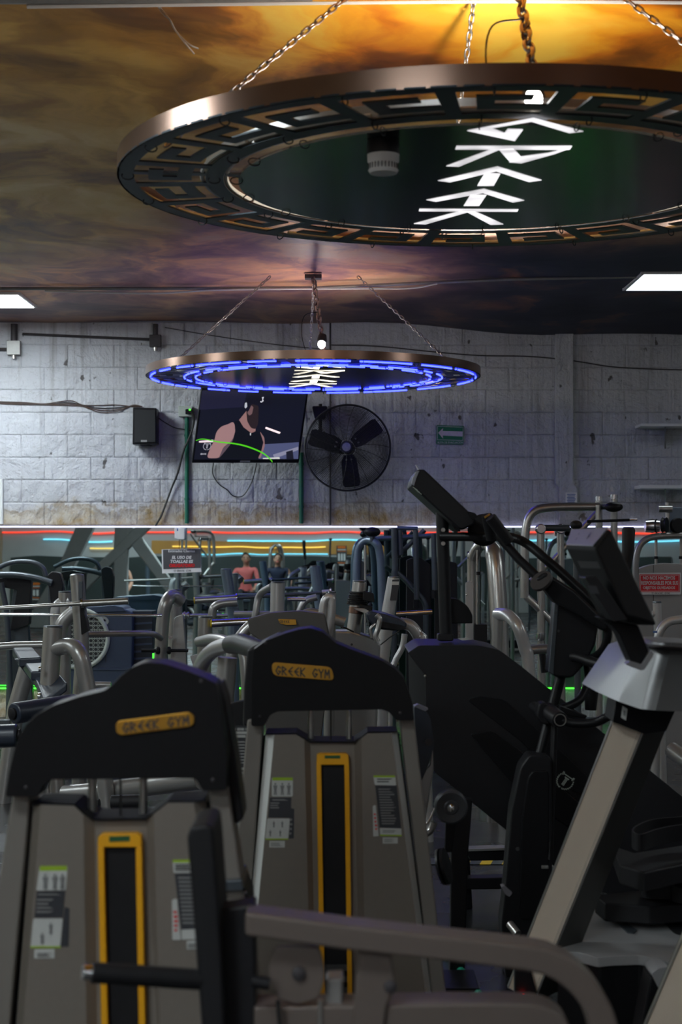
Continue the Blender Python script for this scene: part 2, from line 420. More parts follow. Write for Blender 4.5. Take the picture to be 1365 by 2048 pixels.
# painted blocks of the back wall, each a block of its own with a recessed, paint-filled joint
BW, BH, BT = .405, .196, .012
def block_mesh(k):
    r = random.Random(k); m = MB(); w, h = BW/2-.0004, BH/2-.0004; out = []
    for x, z in ((-w, -h), (w, -h), (w, h), (-w, h)): out.append((x+r.uniform(-.0015, .0015), z+r.uniform(-.0015, .0015)))
    b = .011+.007*r.random(); d = BT+r.uniform(-.001, .001)
    back = [(x, 0, z) for x, z in out]; front = [(x-math.copysign(b, x), -d+r.uniform(-.0006, .0006), z-math.copysign(b, z)) for x, z in out]
    mid = [(x-math.copysign(.001, x), -d*.7, z-math.copysign(.0015, z)) for x, z in out]
    m.loft([back, mid, front], caps=True)
    me = bpy.data.meshes.new('brick'); me.from_pydata(m.v, [], m.f); bm = bmesh.new(); bm.from_mesh(me); bmesh.ops.recalc_face_normals(bm, faces=bm.faces); bm.to_mesh(me); bm.free()
    me.materials.append(WALL); return me
bms = [block_mesh(k) for k in range(8)]; bwl = Vector(wall.location)
for row in range(9):
    z = MZ+.02+BH*(row+.5)
    if z+BH/2 > CZ+.02: continue
    for k in range(-9, 10):
        x = k*BW+(BW/2 if row % 2 else 0)+.05
        if abs(x) > 3.6: continue
        o = link(bpy.data.objects.new('brick', bms[random.randrange(8)]), wall)
        o.location = Vector((x, WY+.009, z))-bwl
FACE = WY-.004                                 # face of the blocks
# ---------------------------------------------------------------- mirror and its light strips
mr = thing('wall_mirror', 'long mirror along the lower back wall, made of joined panels', 'mirror', (0, WY-.02, .26))
seams = [-HX, -5.4, -3.2, U(359, 0, WY).x, .9, 3.1, 5.3, HX]
for a, b in zip(seams, seams[1:]):
    MB().box(((a+b)/2, WY-.008, (.27+MZ)/2), (b-a-.005, .012, MZ-.27)).build('mirror_panel', MIRROR, mr, smooth=False)
MB().box((0, WY+.004, (.27+MZ)/2), (2*HX, .008, MZ-.26)).build('backing_board', 'ink', mr, smooth=False)
def strip(name, mat, label, a, b, r=.007, group=None):
    o = MB().tube([a, b], r, 8).build(name, mat); tag(o, label, 'light strip', group); return o
strip('led_strip', 'led_white', 'white LED strip along the top edge of the wall mirror', (-HX, WY-.028, MZ+.004), (HX, WY-.028, MZ+.004), .006)
strip('led_strip', 'led_green', 'green LED strip along the foot of the wall mirror', (-HX, WY-.03, .255), (HX, WY-.03, .255), .006)
# strips on the wall behind the camera, seen in the mirror
strip('led_strip', 'led_red', 'red LED strip reflected across the top of the wall mirror', (-HX, FY+.03, 1.78), (HX, FY+.03, 1.78), .015)
def rx(px): return (px-CX)*(2*WY-FY)/F
for a_, b_, w in ((88, 228, 'at left under the red line'), (455, 770, 'in the middle under the red line'), (1000, 1365, 'at right under the red line')): strip('led_strip', 'led_cyan', 'pale cyan LED strip reflected in the mirror '+w, (rx(a_), FY+.035, 1.6), (rx(b_), FY+.035, 1.6), .013)
for a_, b_, w in ((182, 240, 'short run at left'), (345, 655, 'long run in the middle')): strip('led_strip', 'led_yellow', 'yellow LED strip reflected in the mirror, '+w, (rx(a_), FY+.05, 1.46), (rx(b_), FY+.05, 1.45), .013)
strip('led_strip', 'led_cyan', 'lower thin cyan LED strip reflected below the yellow line', (rx(335), FY+.05, 1.29), (rx(660), FY+.05, 1.29), .01)
o = MB().box((-1.6, FY+.012, 1.44), (5.2, .02, .3)).build('wall_panel', pmat('amber_panel', (.6, .3, .07), .6, 0, .3, 1.5), smooth=False); tag(o, 'amber wall panel seen behind the yellow strip in the mirror', 'panel')
o = MB().box((-.0, FY+.02, .64), (2*HX-.4, .03, 1.2)).build('dark_panel', pmat('grey_green_panel', (.05, .065, .062), .3, 0, .3, 1), smooth=False); tag(o, 'grey green wall panel reflected under the lower cyan strip', 'panel')
def floor_strip(label, a, b):
    o = MB().tube([a, b], .006, 8).build('led_strip', 'led_green'); tag(o, label, 'light strip', None)
floor_strip('green LED strip on the floor beside the decline bench', (-4.5, 11.6, .012), (-2.16, 11.6, .012))
floor_strip('green LED strip on the floor under the pull machines at right', (1.2, 12.4, .012), (3.2, 12.4, .012))

# ---------------------------------------------------------------- ceiling lamps
def troffer(x0, x1, y0, y1, strength, label, group=None):
    c = ((x0+x1)/2, (y0+y1)/2, CZ-.06); t = thing('ceiling_light', label, 'ceiling light', c, group)
    w, d = x1-x0, y1-y0
    fr = MB()
    for cx, cy, sx, sy in ((0, d/2, w+.03, .02), (0, -d/2, w+.03, .02), (w/2, 0, .02, d), (-w/2, 0, .02, d)): fr.box((c[0]+cx, c[1]+cy, CZ-.02), (sx, sy, .03))
    fr.build('frame', 'white', t, smooth=False)
    MB().box((c[0], c[1], CZ-.024), (w-.02, d-.02, .024)).build('diffuser', emat('lamp_diffuser', (.86, .96, 1), strength), t, smooth=False)
troffer(-3.62, -2.45, 12.92, 13.62, LAMP_LEFT, 'white ceiling light panel at the left edge, near the wall')
troffer(2.12, 3.3, 11.93, 12.7, LAMP_RIGHT, 'white ceiling light panel at the right edge below the large ring')
for x, y, s, w in ((-3.4, 5.4, LAMP_NEAR, 'left of the large ring'), (3.6, 5.0, LAMP_NEAR*.15, 'right of the large ring'), (-5.6, 12.9, LAMP_SIDE, 'added in the far left corner to brighten the wall'), (-5.6, 9.2, LAMP_SIDE, 'added over the left aisle to brighten the wall'), (5.2, 8.6, LAMP_SIDE*.42, 'right aisle'), (-3, -2.4, LAMP_SIDE*3.0, 'added behind the camera at left to light the machine fronts'), (-1.3, 1.0, LAMP_NEAR*.55, 'added above the front seat machine to light the machines'), (3, -2.4, LAMP_SIDE*.12, 'behind the camera at right'), (0, -6.2, LAMP_SIDE*.6, 'over the seated people'), (-5, -6.5, LAMP_SIDE*.6, 'left corner of the front wall'), (5, -6.5, LAMP_SIDE*.6, 'right corner of the front wall')):  # unseen panels, several added to brighten the wall and the machines
    troffer(x-.6, x+.6, y-.36, y+.36, s, 'ceiling light panel outside the picture, '+w)

# ---------------------------------------------------------------- hanging rings
RR, RZ = 1.2, 2.7
LETTERS = [  # crop coordinates of the cut letters, turned into plan coordinates on the disc
 [[(527,510),(785,460),(980,513),(925,519),(778,474),(622,500),(672,520),(685,504),(744,506),(712,550)]],
 [[(485,570),(936,570),(926,584),(480,583)], [(900,583),(932,576),(870,600),(738,637),(690,633),(735,612),(845,597)], [(650,583),(705,578),(737,613),(694,632)], [(620,583),(655,583),(495,650),(445,648)]],
 [[(412,705),(645,650),(817,703),(768,710),(640,668),(460,711)], [(595,676),(656,678),(630,725),(566,725)]],
 [[(367,780),(592,737),(750,782),(705,790),(588,753),(405,787)], [(540,759),(602,761),(573,803),(513,803)]],
 [[(340,815),(727,817),(722,826),(338,824)], [(500,823),(535,826),(365,875),(318,873)], [(520,824),(555,824),(668,875),(618,877)]]]
C1 = Vector((.466, 5.64, RZ))
def plan(p): q = Uz(665+p[0]*.51282, p[1]*.51282, RZ-.006); return (q.x-C1.x, q.y-C1.y)
LETTERS = [[[plan(p) for p in poly] for poly in g] for g in LETTERS]
KEY = ['ooooo#', 'o###o#', 'o#ooo#', 'o#####', 'ooooo#']; NKEY = 22
def ring_plate(c):
    m = MB()
    def cell(r0, r1, a0, a1, z=0.0, t=.005, k=1):
        for i in range(k):
            b0 = a0+(a1-a0)*i/k; b1 = a0+(a1-a0)*(i+1)/k
            lo = [c+Vector((r*math.cos(a), r*math.sin(a), z)) for r, a in ((r0, b0), (r1, b0), (r1, b1), (r0, b1))]
            m.prism(lo, (0, 0, t))
    n = NKEY*6
    for i in range(n):
        a0, a1 = 2*PI*i/n, 2*PI*(i+1)/n
        cell(1.146, 1.2, a0, a1); cell(.855, .912, a0, a1)
        for r in range(5):
            if KEY[r][i % 6] == '#':
                w = (1.146-.912)/5; cell(1.146-w*(r+1), 1.146-w*r, a0, a1)
    return m
def band(c, r, z0, z1, th=.006, n=96):
    m = MB()
    rings = [[c+Vector((q*math.cos(2*PI*k/n), q*math.sin(2*PI*k/n), z)) for k in range(n+1)] for q, z in ((r, z0), (r, z1), (r-th, z1), (r-th, z0), (r, z0))]
    return m.loft(rings, caps=False, closed=False)
def link_mesh():
    m = MB(); P = []
    for k in range(14):
        a = 2*PI*k/14; P.append((.0085*math.cos(a)+0, 0, .0115*math.sin(a)+math.copysign(.009, math.sin(a)) if abs(math.sin(a)) > 1e-6 else .0))
    m.tube(P, .0036, 6, closed=True)
    me = bpy.data.meshes.new('chain_link'); me.from_pydata(m.v, [], m.f); me.materials.append(M['chain']); me.polygons.foreach_set('use_smooth', [True]*len(me.polygons)); return me
LINK = link_mesh()
def chain(parent, a, b, scale=1.0, wraps=None):
    a, b = Vector(a), Vector(b); off = origin_of(parent); d = (b-a); L = d.length; n = max(2, int(L/(.034*scale))); t = d.normalized()
    ch = bpy.data.objects.new('chain', None); link(ch, parent); ch.location = a-off; ch.empty_display_size = .02
    q = t.to_track_quat('Z', 'Y').to_matrix()
    for i in range(n):
        o = link(bpy.data.objects.new('chain_link', LINK), ch); o.location = t*(L*(i+.5)/n)
        o.rotation_euler = (q @ Matrix.Rotation(PI/2*(i % 2)+.35, 3, 'Z')).to_euler(); o.scale = (scale,)*3
    return ch
def make_ring(c, lit, label):
    t = thing('ring_light', label, 'hanging ring', c)
    ring_plate(c).build('meander_plate', 'ringplate', t, smooth=False)
    band(c, RR, 0, .06).build('outer_rim', 'copper', t); band(c, .858, .002, .06).build('inner_rim', 'copper', t); band(c, .915, .005, .045, .004).build('light_channel', 'brushed', t)
    MB().lathe([(0, -.005), (.806, -.005), (.806, .003), (0, .003)], c, n=96).build('disc', 'ringdisc', t)
    t_l = emat('letter_lit', (1, .97, 1) if not lit else (1, .93, .75), 1.15 if not lit else 2.2)  # letters glow by themselves, standing in for lamp light shining through
    nt = t_l.node_tree; nz = nt.nodes.new('ShaderNodeTexNoise'); nz.inputs['Scale'].default_value = 5; tc = nt.nodes.new('ShaderNodeTexCoord'); nt.links.new(tc.outputs['Object'], nz.inputs['Vector'])
    mr_ = nt.nodes.new('ShaderNodeMapRange'); mr_.inputs[1].default_value = .35; mr_.inputs[2].default_value = .6; mr_.inputs[3].default_value = .55; mr_.inputs[4].default_value = 1.3 if not lit else 2.6
    nt.links.new(nz.outputs[0], mr_.inputs[0]); nt.links.new(mr_.outputs[0], nt.nodes['Principled BSDF'].inputs['Emission Strength'])
    for g in LETTERS:
        m = MB()
        for poly in g: m.prism([c+Vector((x, y, -.0065)) for x, y in poly], (0, 0, .0012))
        m.build('letter', t_l, t, smooth=False)
    def arc(r, z, a0, a1, rad, name, mat):
        n = max(3, int((a1-a0)/.05)); MB().tube([c+Vector((r*math.cos(a0+(a1-a0)*k/n), r*math.sin(a0+(a1-a0)*k/n), z)) for k in range(n+1)], rad, 6).build(name, mat, t)
    rr = random.Random(5)
    for r, z in ((1.165, -.007 if lit else .012), (.925, -.007 if lit else .012), (.845, -.007 if lit else .01)):
        a = rr.random()*.2
        while a < 2*PI-.05:
            s = rr.uniform(.12, .34) if lit else .5
            arc(r, z, a, min(a+s, 2*PI), .006 if lit else .007, 'led_strip', 'led_blue' if lit else 'led_off'); a += s+(rr.uniform(.03, .11) if lit else .02)
    for r in (1.165, .885, .812):                     # loops of tie wire
        for k in range(18):
            a = 2*PI*(k+.3*r)/18; p = c+Vector((r*math.cos(a), r*math.sin(a), -.004)); e = Vector((math.cos(a), math.sin(a), 0))
            MB().tube([p+e*(.02*math.cos(q*PI/5))+Vector((0, 0, .012*math.sin(q*PI/5)-.002)) for q in range(10)], .0022, 5, closed=True).build('tie_wire', 'cable', t)
    for k in range(4):                                # flat arms that carry the disc
        a = PI/2*k+.12; e = Vector((math.cos(a), math.sin(a), 0)); w = e.cross(Vector((0, 0, 1)))*.02
        MB().prism([c+e*.75-w+Vector((0, 0, .0045)), c+e*1.15-w+Vector((0, 0, .0045)), c+e*1.15+w+Vector((0, 0, .0045)), c+e*.75+w+Vector((0, 0, .0045))], (0, 0, .006)).build('support_arm', 'steel_dark', t, smooth=False)
    top = CZ-c.z-.005
    for a, b in (((-1.0, -.47, .012), (-.31, 0, top)), ((1.0, -.47, .012), (.32, 0, top)), ((-.06, 1.08, .012), (0, .25, top))): chain(t, c+Vector(a), c+Vector(b))
    a, b = c+Vector((.09, -.88, .03)), c+Vector((.1 if not lit else 0, -.05, top)); chain(t, a, b, 1.7)
    d = b-a; q = [a+d*(k/40)+Vector((.013*math.cos(k*.9), .013*math.sin(k*.9), 0)) for k in range(41)]
    MB().tube(cat(q, 2), .005, 6).build('power_cord', 'cable_brown', t)
    MB().tube(cat([a+d*.55, a+d*.5+Vector((-.1, 0, .0)), a+d*.32+Vector((-.13, 0, -.03)), a+d*.2+Vector((-.1, 0, -.1)), a+Vector((-.12, 0, .01))]), .003, 6).build('power_cord', 'cable', t)
    MB().box(b+Vector((0, 0, -.012)), (.12, .09, .03)).build('ceiling_bracket', 'rust', t, .003)
    lamp = MB().lathe([(.03, 0), (.034, .02), (.028, .06), (.012, .07)], a+Vector((-.02, -.02, .11 if lit else 0)), (.1, .6, 1)).build('lamp_holder', 'rust', t)
    MB().ball(a+Vector((-.02, -.03, .1 if lit else .01)), (.026, .026, .03)).build('bulb', M['bulb'], lamp)
    ld = bpy.data.lights.new('ceiling_fill', 'POINT'); ld.energy = RING_FILL[1 if lit else 0]; ld.color = (1, .93, .86); ld.shadow_soft_size = .04
    lb = MB().lathe([(0, .006), (.03, .006), (.03, .02), (.02, .03), (0, .03)], c+Vector((.05, .1, 0)), n=16).build('disc_fill_lamp', 'white', t)  # added unseen lamp above the disc, brightens the ceiling
    lo = link(bpy.data.objects.new('ceiling_fill', ld), lb); lo.location = (.05, .1, .08)
    return t
make_ring(C1, False, 'large near metal ring with key pattern and pale lettering, unlit rim')
C2 = Vector((-.199, 12.22, RZ+.005))
make_ring(C2, True, 'far metal ring glowing with blue LED segments, in front of the television')
# smoke detector under the near disc
p = Vector((.125, 5.02, RZ-.006)); t = thing('smoke_detector', 'round white smoke detector with dark base under the near disc', 'smoke detector', p)
MB().lathe([(.047, 0), (.049, -.02), (.048, -.042)], p, n=28).build('mounting_base', 'black_soft', t)
MB().lathe([(.048, -.042), (.047, -.062), (.043, -.068), (.043, -.086), (.045, -.088), (.04, -.097), (.012, -.1)], p, n=28).build('sensor_cap', 'paper', t)
for k in range(26):
    a = 2*PI*k/26; MB().box(p+Vector((.0435*math.cos(a), .0435*math.sin(a), -.077)), (.003, .003, .016)).build('vent_slot', 'ink', t, smooth=False)
# ---------------------------------------------------------------- pipes and cables under the ceiling
o = MB().tube([(-4, 5.94, CZ-.025), (-.1, 5.94, CZ-.025)], .02, 10).build('conduit_pipe', 'zinc'); tag(o, 'grey pipe crossing the ceiling at the very top of the picture', 'pipe')
o = MB().tube(cat([(-1.1, 5.95, CZ-.05), (.2, 5.93, CZ-.04), (.9, 5.91, CZ-.045), (2.2, 5.94, CZ-.05)]), .008, 6).build('ceiling_cable', 'cable_white'); tag(o, 'white cable running beside the pipe at the top', 'cable')
o = MB().tube([(-4, 12.66, CZ-.03), (-.2, 12.6, CZ-.03), (1.2, 12.25, CZ-.02), (4, 11.9, CZ-.02)], .012, 8).build('conduit_pipe', 'zinc'); tag(o, 'thin grey pipe along the ceiling above the far ring', 'pipe')
o = MB().tube(cat([(-2.2, 12.62, CZ-.05), (-1.4, 12.6, CZ-.07), (-.9, 12.6, CZ-.045), (.1, 12.5, CZ-.05), (.5, 12.42, CZ-.06), (.7, 12.36, CZ-.035)]), .007, 6).build('ceiling_cable', 'cable_white'); tag(o, 'white cable slung along the pipe above the far ring', 'cable')
t = thing('loose_wires', 'pair of cut wires dangling from the ceiling at upper left', 'wires', U(311, 2, 6.05))
for dx in (0, .012): pipe('wire', 'cable_white', t, [(311, 0, 6.05), (322+dx*300, 22, 6.05), (340, 40, 6.0), (352, 62, 5.98), (372+dx*500, 88, 5.95), (389+dx*700, 108-dx*900, 5.95)], .0028, curve=True)
# ---------------------------------------------------------------- things on the back wall
def wpipe(name, mat, label, cat_, pts, r, group=None, curve=False, Y=FACE-.012):
    P = pp(*pts, Y=Y); P = cat(P) if curve else P
    o = MB().tube(P, r, 8).build(name, mat); tag(o, label, cat_, group); return o
def junction(px, py, s, label):
    c = U(px, py, FACE-.03); t = thing('junction_box', label, 'junction box', c)
    w = s*ppm(FACE); MB().box(c, (w, .06, w*1.05)).build('box', 'zinc' if px < 100 else 'rust', t, .004)
    MB().lathe([(.02, 0), (.02, .03), (.012, .035)], c-Vector((0, 0, w*.5+.035)), n=12).build('gland', 'brushed', t)
    pipe('conduit', 'rust', t, [(px, py-s*.4, FACE-.025), (px+.5, 648, FACE-.025)], .03 if px < 100 else .022)
    return t
junction(28, 696, 27, 'grey metal junction box on the wall at upper left')
junction(311, 682, 23, 'dark junction box under the ceiling above the small speaker')
wpipe('conduit_pipe', 'rust', 'dark conduit running between the two junction boxes', 'pipe', [(45, 668), (180, 674), (302, 679)], .012)
wpipe('conduit_pipe', 'rust', 'short dark conduit left of the grey junction box', 'pipe', [(-60, 699), (14, 699)], .016)
t = thing('cable_bundle', 'bundle of brown speaker cables strung along the left wall', 'cables', U(140, 812, FACE))
for k in range(4):
    s = (-4, 0, 3, 6)[k]; pipe('cable', 'cable_brown' if k != 1 else 'cable', t, [(-60, 803+s*.3), (40, 806+s*.4), (90, 808+s*.2), (140, 805+s), (165, 811+s*.3), (200, 816+s*1.4), (235, 815+s*1.3), (266, 812-s*.3), (285, 813)], .0035, Y=FACE-.012, curve=True)
wpipe('wire_run', 'rust', 'thin wire sagging along the top of the wall at right', 'wire', [(663, 690), (760, 693), (870, 704), (960, 711), (1060, 713), (1150, 722), (1240, 735), (1400, 741)], .005, curve=True)
wpipe('wire_run', 'rust', 'faint wire along the wall top between the junction box and far ring', 'wire', [(330, 655), (430, 672), (560, 690), (664, 700)], .004, curve=True)
wpipe('wall_pipe', 'rust', 'thin dark vertical pipe on the wall behind the fan', 'pipe', [(661, 646), (661, 1050)], .008)
wpipe('wall_pipe', 'white', 'white vertical pipe stub at the left edge of the wall', 'pipe', [(3, 958), (3, 1048)], .016)
def gpipe(px, y0, y1, label):
    t = thing('green_conduit', label, 'pipe', U(px, y1, FACE-.02)); pipe('pipe', 'green_pipe', t, [(px, y0, FACE-.022), (px, y1, FACE-.022)], .0185, n=12)
    for f in (.18, .78): MB().lathe([(.023, 0), (.023, .02)], U(px, y0+(y1-y0)*f, FACE-.022), n=14).build('clamp', 'green_pipe', t)
gpipe(374, 835, 1047, 'green vertical conduit left of the television'); gpipe(603, 905, 1047, 'green vertical conduit between television and fan')
# socket box with plug and black cord
t = thing('socket_box', 'cream wall socket box left of the television', 'socket', U(370, 832, FACE))
plate('box', 'cream', t, rect(357, 812, 384, 833), FACE-.06, .06, .004)
plate('plug', 'black', t, rnd(rect(371, 818, 384, 828), 2), FACE-.09, .03, .003)
plate('plug_light', emat('plug_green', (.1, 1, .05), 1.5), t, rect(378, 818, 382, 821), FACE-.093, .003)
wpipe('power_cord', 'cable', 'black power cord hanging from the socket down to the mirror', 'cable', [(381, 823, FACE-.1), (388, 832, FACE-.1), (387, 850, FACE-.075), (380, 872, FACE-.075), (368, 900, FACE-.07), (356, 945, FACE-.05), (344, 975), (331, 1010), (322, 1033), (311, 1052)], .0085, curve=True, Y=FACE-.03)
wpipe('power_cord', 'cable', 'thin cord drooping from the small speaker to the television', 'cable', [(314, 834), (335, 848), (352, 856), (372, 859), (384, 862)], .004, curve=True)
wpipe('power_cord', 'cable', 'looped cord hanging below the television', 'cable', [(427, 926), (426, 948), (438, 968), (455, 980), (464, 990), (476, 994), (488, 990), (500, 972), (507, 955), (514, 926)], .0045, curve=True, Y=FACE-.02)
# small speaker
t = thing('wall_speaker', 'small black loudspeaker on the wall left of the television', 'speaker', U(290, 889, FACE-.1))
Y = FACE-.24
plate('cabinet', 'black', t, [(266, 815), (313, 816), (313, 887), (265, 889)], Y+.012, .2, .006)
plate('grille', pmat('speaker_cloth', (.016, .017, .018), .8, 0, .3, 200), t, [(269, 819), (311, 820), (311, 884), (269, 885)], Y, .012, .003)
plate('name_plate', 'zinc', t, rect(282, 880, 294, 884), Y-.003, .003)
plate('bracket', 'black', t, rect(280, 887, 300, 891), Y+.1, .14, .003)
# television
t = thing('television', 'flat television on the wall showing a man in a black tank top', 'television', U(495, 926, WY-.3))
A, B, C_, D_ = U(384, 926, 14.3), U(598, 926, 14.46), U(618.5, 775, 14.28), U(404, 774, 14.12)
nv = (B-A).cross(D_-A).normalized()
def TV(px, py, k=0.0):                       # screen position -> point on the tilted screen
    v = (926-py)/151.5; x0 = 384+20*v; u = (px-x0)/214.2
    return A*(1-u)*(1-v)+B*u*(1-v)+C_*u*v+D_*(1-u)*v+nv*k
body = MB().loft([[A-nv*.045, B-nv*.045, C_-nv*.045, D_-nv*.045], [A, B, C_, D_]]).build('housing', 'black', t, .006)
def scr(name, pts, col, k, e=1.0): return MB().prism([TV(a, b, k) for a, b in pts], nv*.0004).build(name, emat('screen_'+name, col, e), t, smooth=False)
scr('screen_picture', [(388, 919), (594, 919), (614, 780), (407, 780)], (.006, .007, .014), .0006)
def S(p): return (380+p[0]*.19047, 770+p[1]*.19047)
def sc(name, pts, col, k=.0012, e=1.0): return scr(name, [S(p) for p in pts], col, k, e)
sc('gym_ceiling_glow', [(130,60),(600,55),(560,230),(100,260)], (.012,.012,.03), .001)
sc('gym_window', [(780,620),(1145,598),(1140,775),(720,775)], (.07,.08,.16), .001)
sc('gym_dumbbell', [(870,730),(1140,645),(1140,680),(890,770)], (.22,.22,.3), .0014); sc('gym_shadow', [(1010,700),(1080,680),(1090,775),(1015,775)], (.01,.01,.02), .0016); sc('gym_floor_light', [(765,765),(940,757),(945,775),(765,776)], (.6,.6,.55), .0016)
sc('arm', rnd([(175,768),(200,690),(260,570),(275,490),(330,430),(400,410),(455,378),(480,450),(460,540),(430,600),(380,690),(300,768)], 40), (.3,.17,.165), .0018)
sc('forearm_shade', rnd([(300,768),(350,650),(430,590),(460,540),(440,620),(370,768)], 20), (.09,.06,.075), .002)
sc('far_arm', rnd([(735,485),(780,550),(785,640),(740,768),(715,768),(740,640)], 14), (.24,.13,.13), .0018)
sc('neck', [(510,370),(590,270),(620,330),(690,420),(685,490),(640,500),(560,440)], (.26,.14,.13), .002)
sc('tank_top', rnd([(465,380),(515,365),(560,440),(640,505),(690,480),(735,490),(770,600),(745,700),(712,772),(300,772),(370,690),(440,600),(475,500)], 10), (.004,.005,.008), .0022)
sc('head', rnd([(590,280),(590,200),(640,190),(720,220),(715,400),(690,460),(640,450),(600,380)], 20), (.02,.013,.014), .0026); sc('cheek', rnd([(600,290),(640,210),(665,230),(650,300),(620,320)], 10), (.15,.085,.085), .003)
sc('cap', rnd([(575,260),(590,160),(640,90),(720,75),(800,110),(870,200),(800,215),(650,190),(610,280)], 20), (.006,.006,.012), .0034)
sc('headphone', rnd([(570,230),(575,185),(595,180),(600,225),(580,245)], 8), (.45,.47,.5), .0038)
sc('cap_mark', [(752,125),(775,122),(765,148),(772,165),(750,182),(735,178),(738,165),(750,170),(758,152)], (.55,.55,.6), .004)
sc('light_bar', rnd([(795,435),(952,492),(940,510),(788,455)], 6), (.75,.62,.62), .0016, 1.4); sc('bar_end', rnd([(95,585),(245,572),(245,598),(95,602)], 5), (.7,.58,.6), .003, 1.2)
sc('pendant', [(628,500),(640,500),(640,525),(628,525)], (.5,.5,.5), .003)
arcp = cat([Vector((62,580,0)),Vector((140,565,0)),Vector((300,595,0)),Vector((480,615,0)),Vector((620,650,0)),Vector((760,710,0)),Vector((830,765,0)),Vector((865,805,0))], 5)
w = [3+5*min(1, i/18) for i in range(len(arcp))]
scr('green_glow', [S((q.x, q.y-w[i])) for i, q in enumerate(arcp)]+[S((q.x, q.y+w[i])) for i, q in reversed(list(enumerate(arcp)))], (.08,.6,.01), .0042)
emblem('emblem', emat('screen_emblem', (.4,.4,.45), 1), t, TV(*S((180,640)), .0045), .035, ux=(B-A).normalized(), uz=(D_-A).normalized(), n=nv, th=.0004)
greek('lettering', emat('screen_text', (.45,.45,.5), 1), t, 'GREEK', [TV(*S((110,730)), .0045), TV(*S((172,730)), .0045), TV(*S((172,715)), .0045), TV(*S((110,715)), .0045)], .2, .0004)
MB().prism([TV(480, 924, 0), TV(500, 924, 0), TV(500, 921, 0), TV(480, 921, 0)], nv*.002).build('maker_plate', 'zinc', t, smooth=False)
MB().tube([(TV(495, 850)-nv*.045), U(495, 850, FACE)], .05, 12).build('wall_arm', 'black', t)
# fan
fc = U(695.5, 895.5, 14.25); FR = 86*ppm(14.25)
t = thing('wall_fan', 'large black round caged fan on the wall right of the television', 'fan', fc)
ax = Vector((-.1, -1, .02)).normalized(); ux = ax.cross(Vector((0, 0, 1))).normalized()*-1; uz = ux.cross(ax)*-1
if uz.z < 0: uz = -uz
def FP(r, a, d=0.0): return fc+(ux*math.cos(a)+uz*math.sin(a))*r+ax*d
g = MB()
for side, dep in ((1, .07), (-1, .08)):
    for k in range(26):
        r = FR*(.2+.78*k/25); d = side*dep*math.sqrt(max(0, 1-(r/FR)**2*.98)); g.tube([FP(r, 2*PI*q/48, d) for q in range(48)], .0019, 4, closed=True)
g.build('wire_cage', 'cable', t)['kind'] = 'stuff'
MB().tube([FP(FR, 2*PI*q/64) for q in range(64)], .008, 8, closed=True).build('cage_rim', 'cable', t)
for k in range(18):
    a = 2*PI*k/18; MB().tube([FP(r, a+.25*(1-r/FR), .072*math.sqrt(max(0, 1-(r/FR)**2*.98))+.002) for r in [FR*(.12+.88*q/8) for q in range(9)]], .0022, 4).build('spoke', 'cable', t)
for k, a in enumerate((math.radians(36), math.radians(163), math.radians(277))):
    m = MB(); P = []
    for r, w_, tw in ((.06, .05, .5), (.12, .07, .4), (.3, .075, .25), (.33, .06, .22)):
        P.append((r, w_, tw))
    ra = []
    for r, w_, tw in P:
        e = ux*math.cos(a)+uz*math.sin(a); s_ = e.cross(ax); k1 = s_*w_*math.cos(tw)+ax*w_*math.sin(tw)*.5
        ra.append([fc+e*r-k1, fc+e*r+k1, fc+e*r+k1+ax*.004, fc+e*r-k1+ax*.004])
    m.loft(ra).build('blade', 'black', t, smooth=False)
    m = MB()
    for q in (-1, 1): m.lathe([(.008, 0), (.008, .006), (.004, .008)], fc+(ux*math.cos(a)+uz*math.sin(a))*.1+(ux*math.sin(a)-uz*math.cos(a))*.02*q+ax*.008, ax, 8)
    m.build('blade_bolts', 'zinc', t)
MB().lathe([(0, .085), (.05, .083), (.055, .06), (.055, -.12), (.04, -.16), (0, -.165)], fc, ax).build('motor', 'black', t)
MB().lathe([(0, .093), (.036, .092), (.036, .084), (0, .084)], fc, ax).build('hub_plate', pmat('hub_badge', (.14, .14, .15), .4, .6, .4, 60), t)
pipe('yoke', 'black', t, [(641, 826, FACE-.1), (641, 880, FACE-.16), (652, 900, FACE-.3), (690, 905, FACE-.33)], .016, fillet=.1)
plate('wall_bracket', 'black', t, rnd([(624, 812), (656, 812), (650, 838), (630, 838)], 4), FACE-.14, .14, .006)
rod('bracket_pin', 'black', t, U(641, 808, FACE-.1), U(641, 838, FACE-.1), .016)
# evacuation sign
t = thing('evacuation_sign', 'green evacuation route sign with a white arrow pointing left', 'sign', U(901, 889, FACE-.01)); Y = FACE-.016
plate('board', 'green_sign', t, rnd([(874, 850), (929, 852), (928, 889), (873, 888)], 2), Y, .012, .001)
plate('border', 'cream', t, [(875.5, 852), (927.5, 854), (927.3, 855), (875.5, 853)], Y-.0015, .0015); plate('border', 'cream', t, [(875, 879), (927, 880.4), (927, 881.4), (875, 880)], Y-.0015, .0015)
plate('border', 'cream', t, [(875, 853), (876, 853), (876, 879.5), (875, 879.5)], Y-.0015, .0015); plate('border', 'cream', t, [(926.4, 854), (927.4, 854), (927, 880.5), (926, 880.5)], Y-.0015, .0015)
plate('arrow', pmat('sign_white', (.62, .58, .66), .5), t, [(877, 865.5), (887, 856), (886, 862), (926, 863), (925.5, 873), (886, 871), (887, 877.5)], Y-.002, .002)
letters('lettering', 'cream', t, 'RUTA DE EVACUACIÓN', lquad(876, 882, 927, 887.5, Y-.0005), bold=.02)
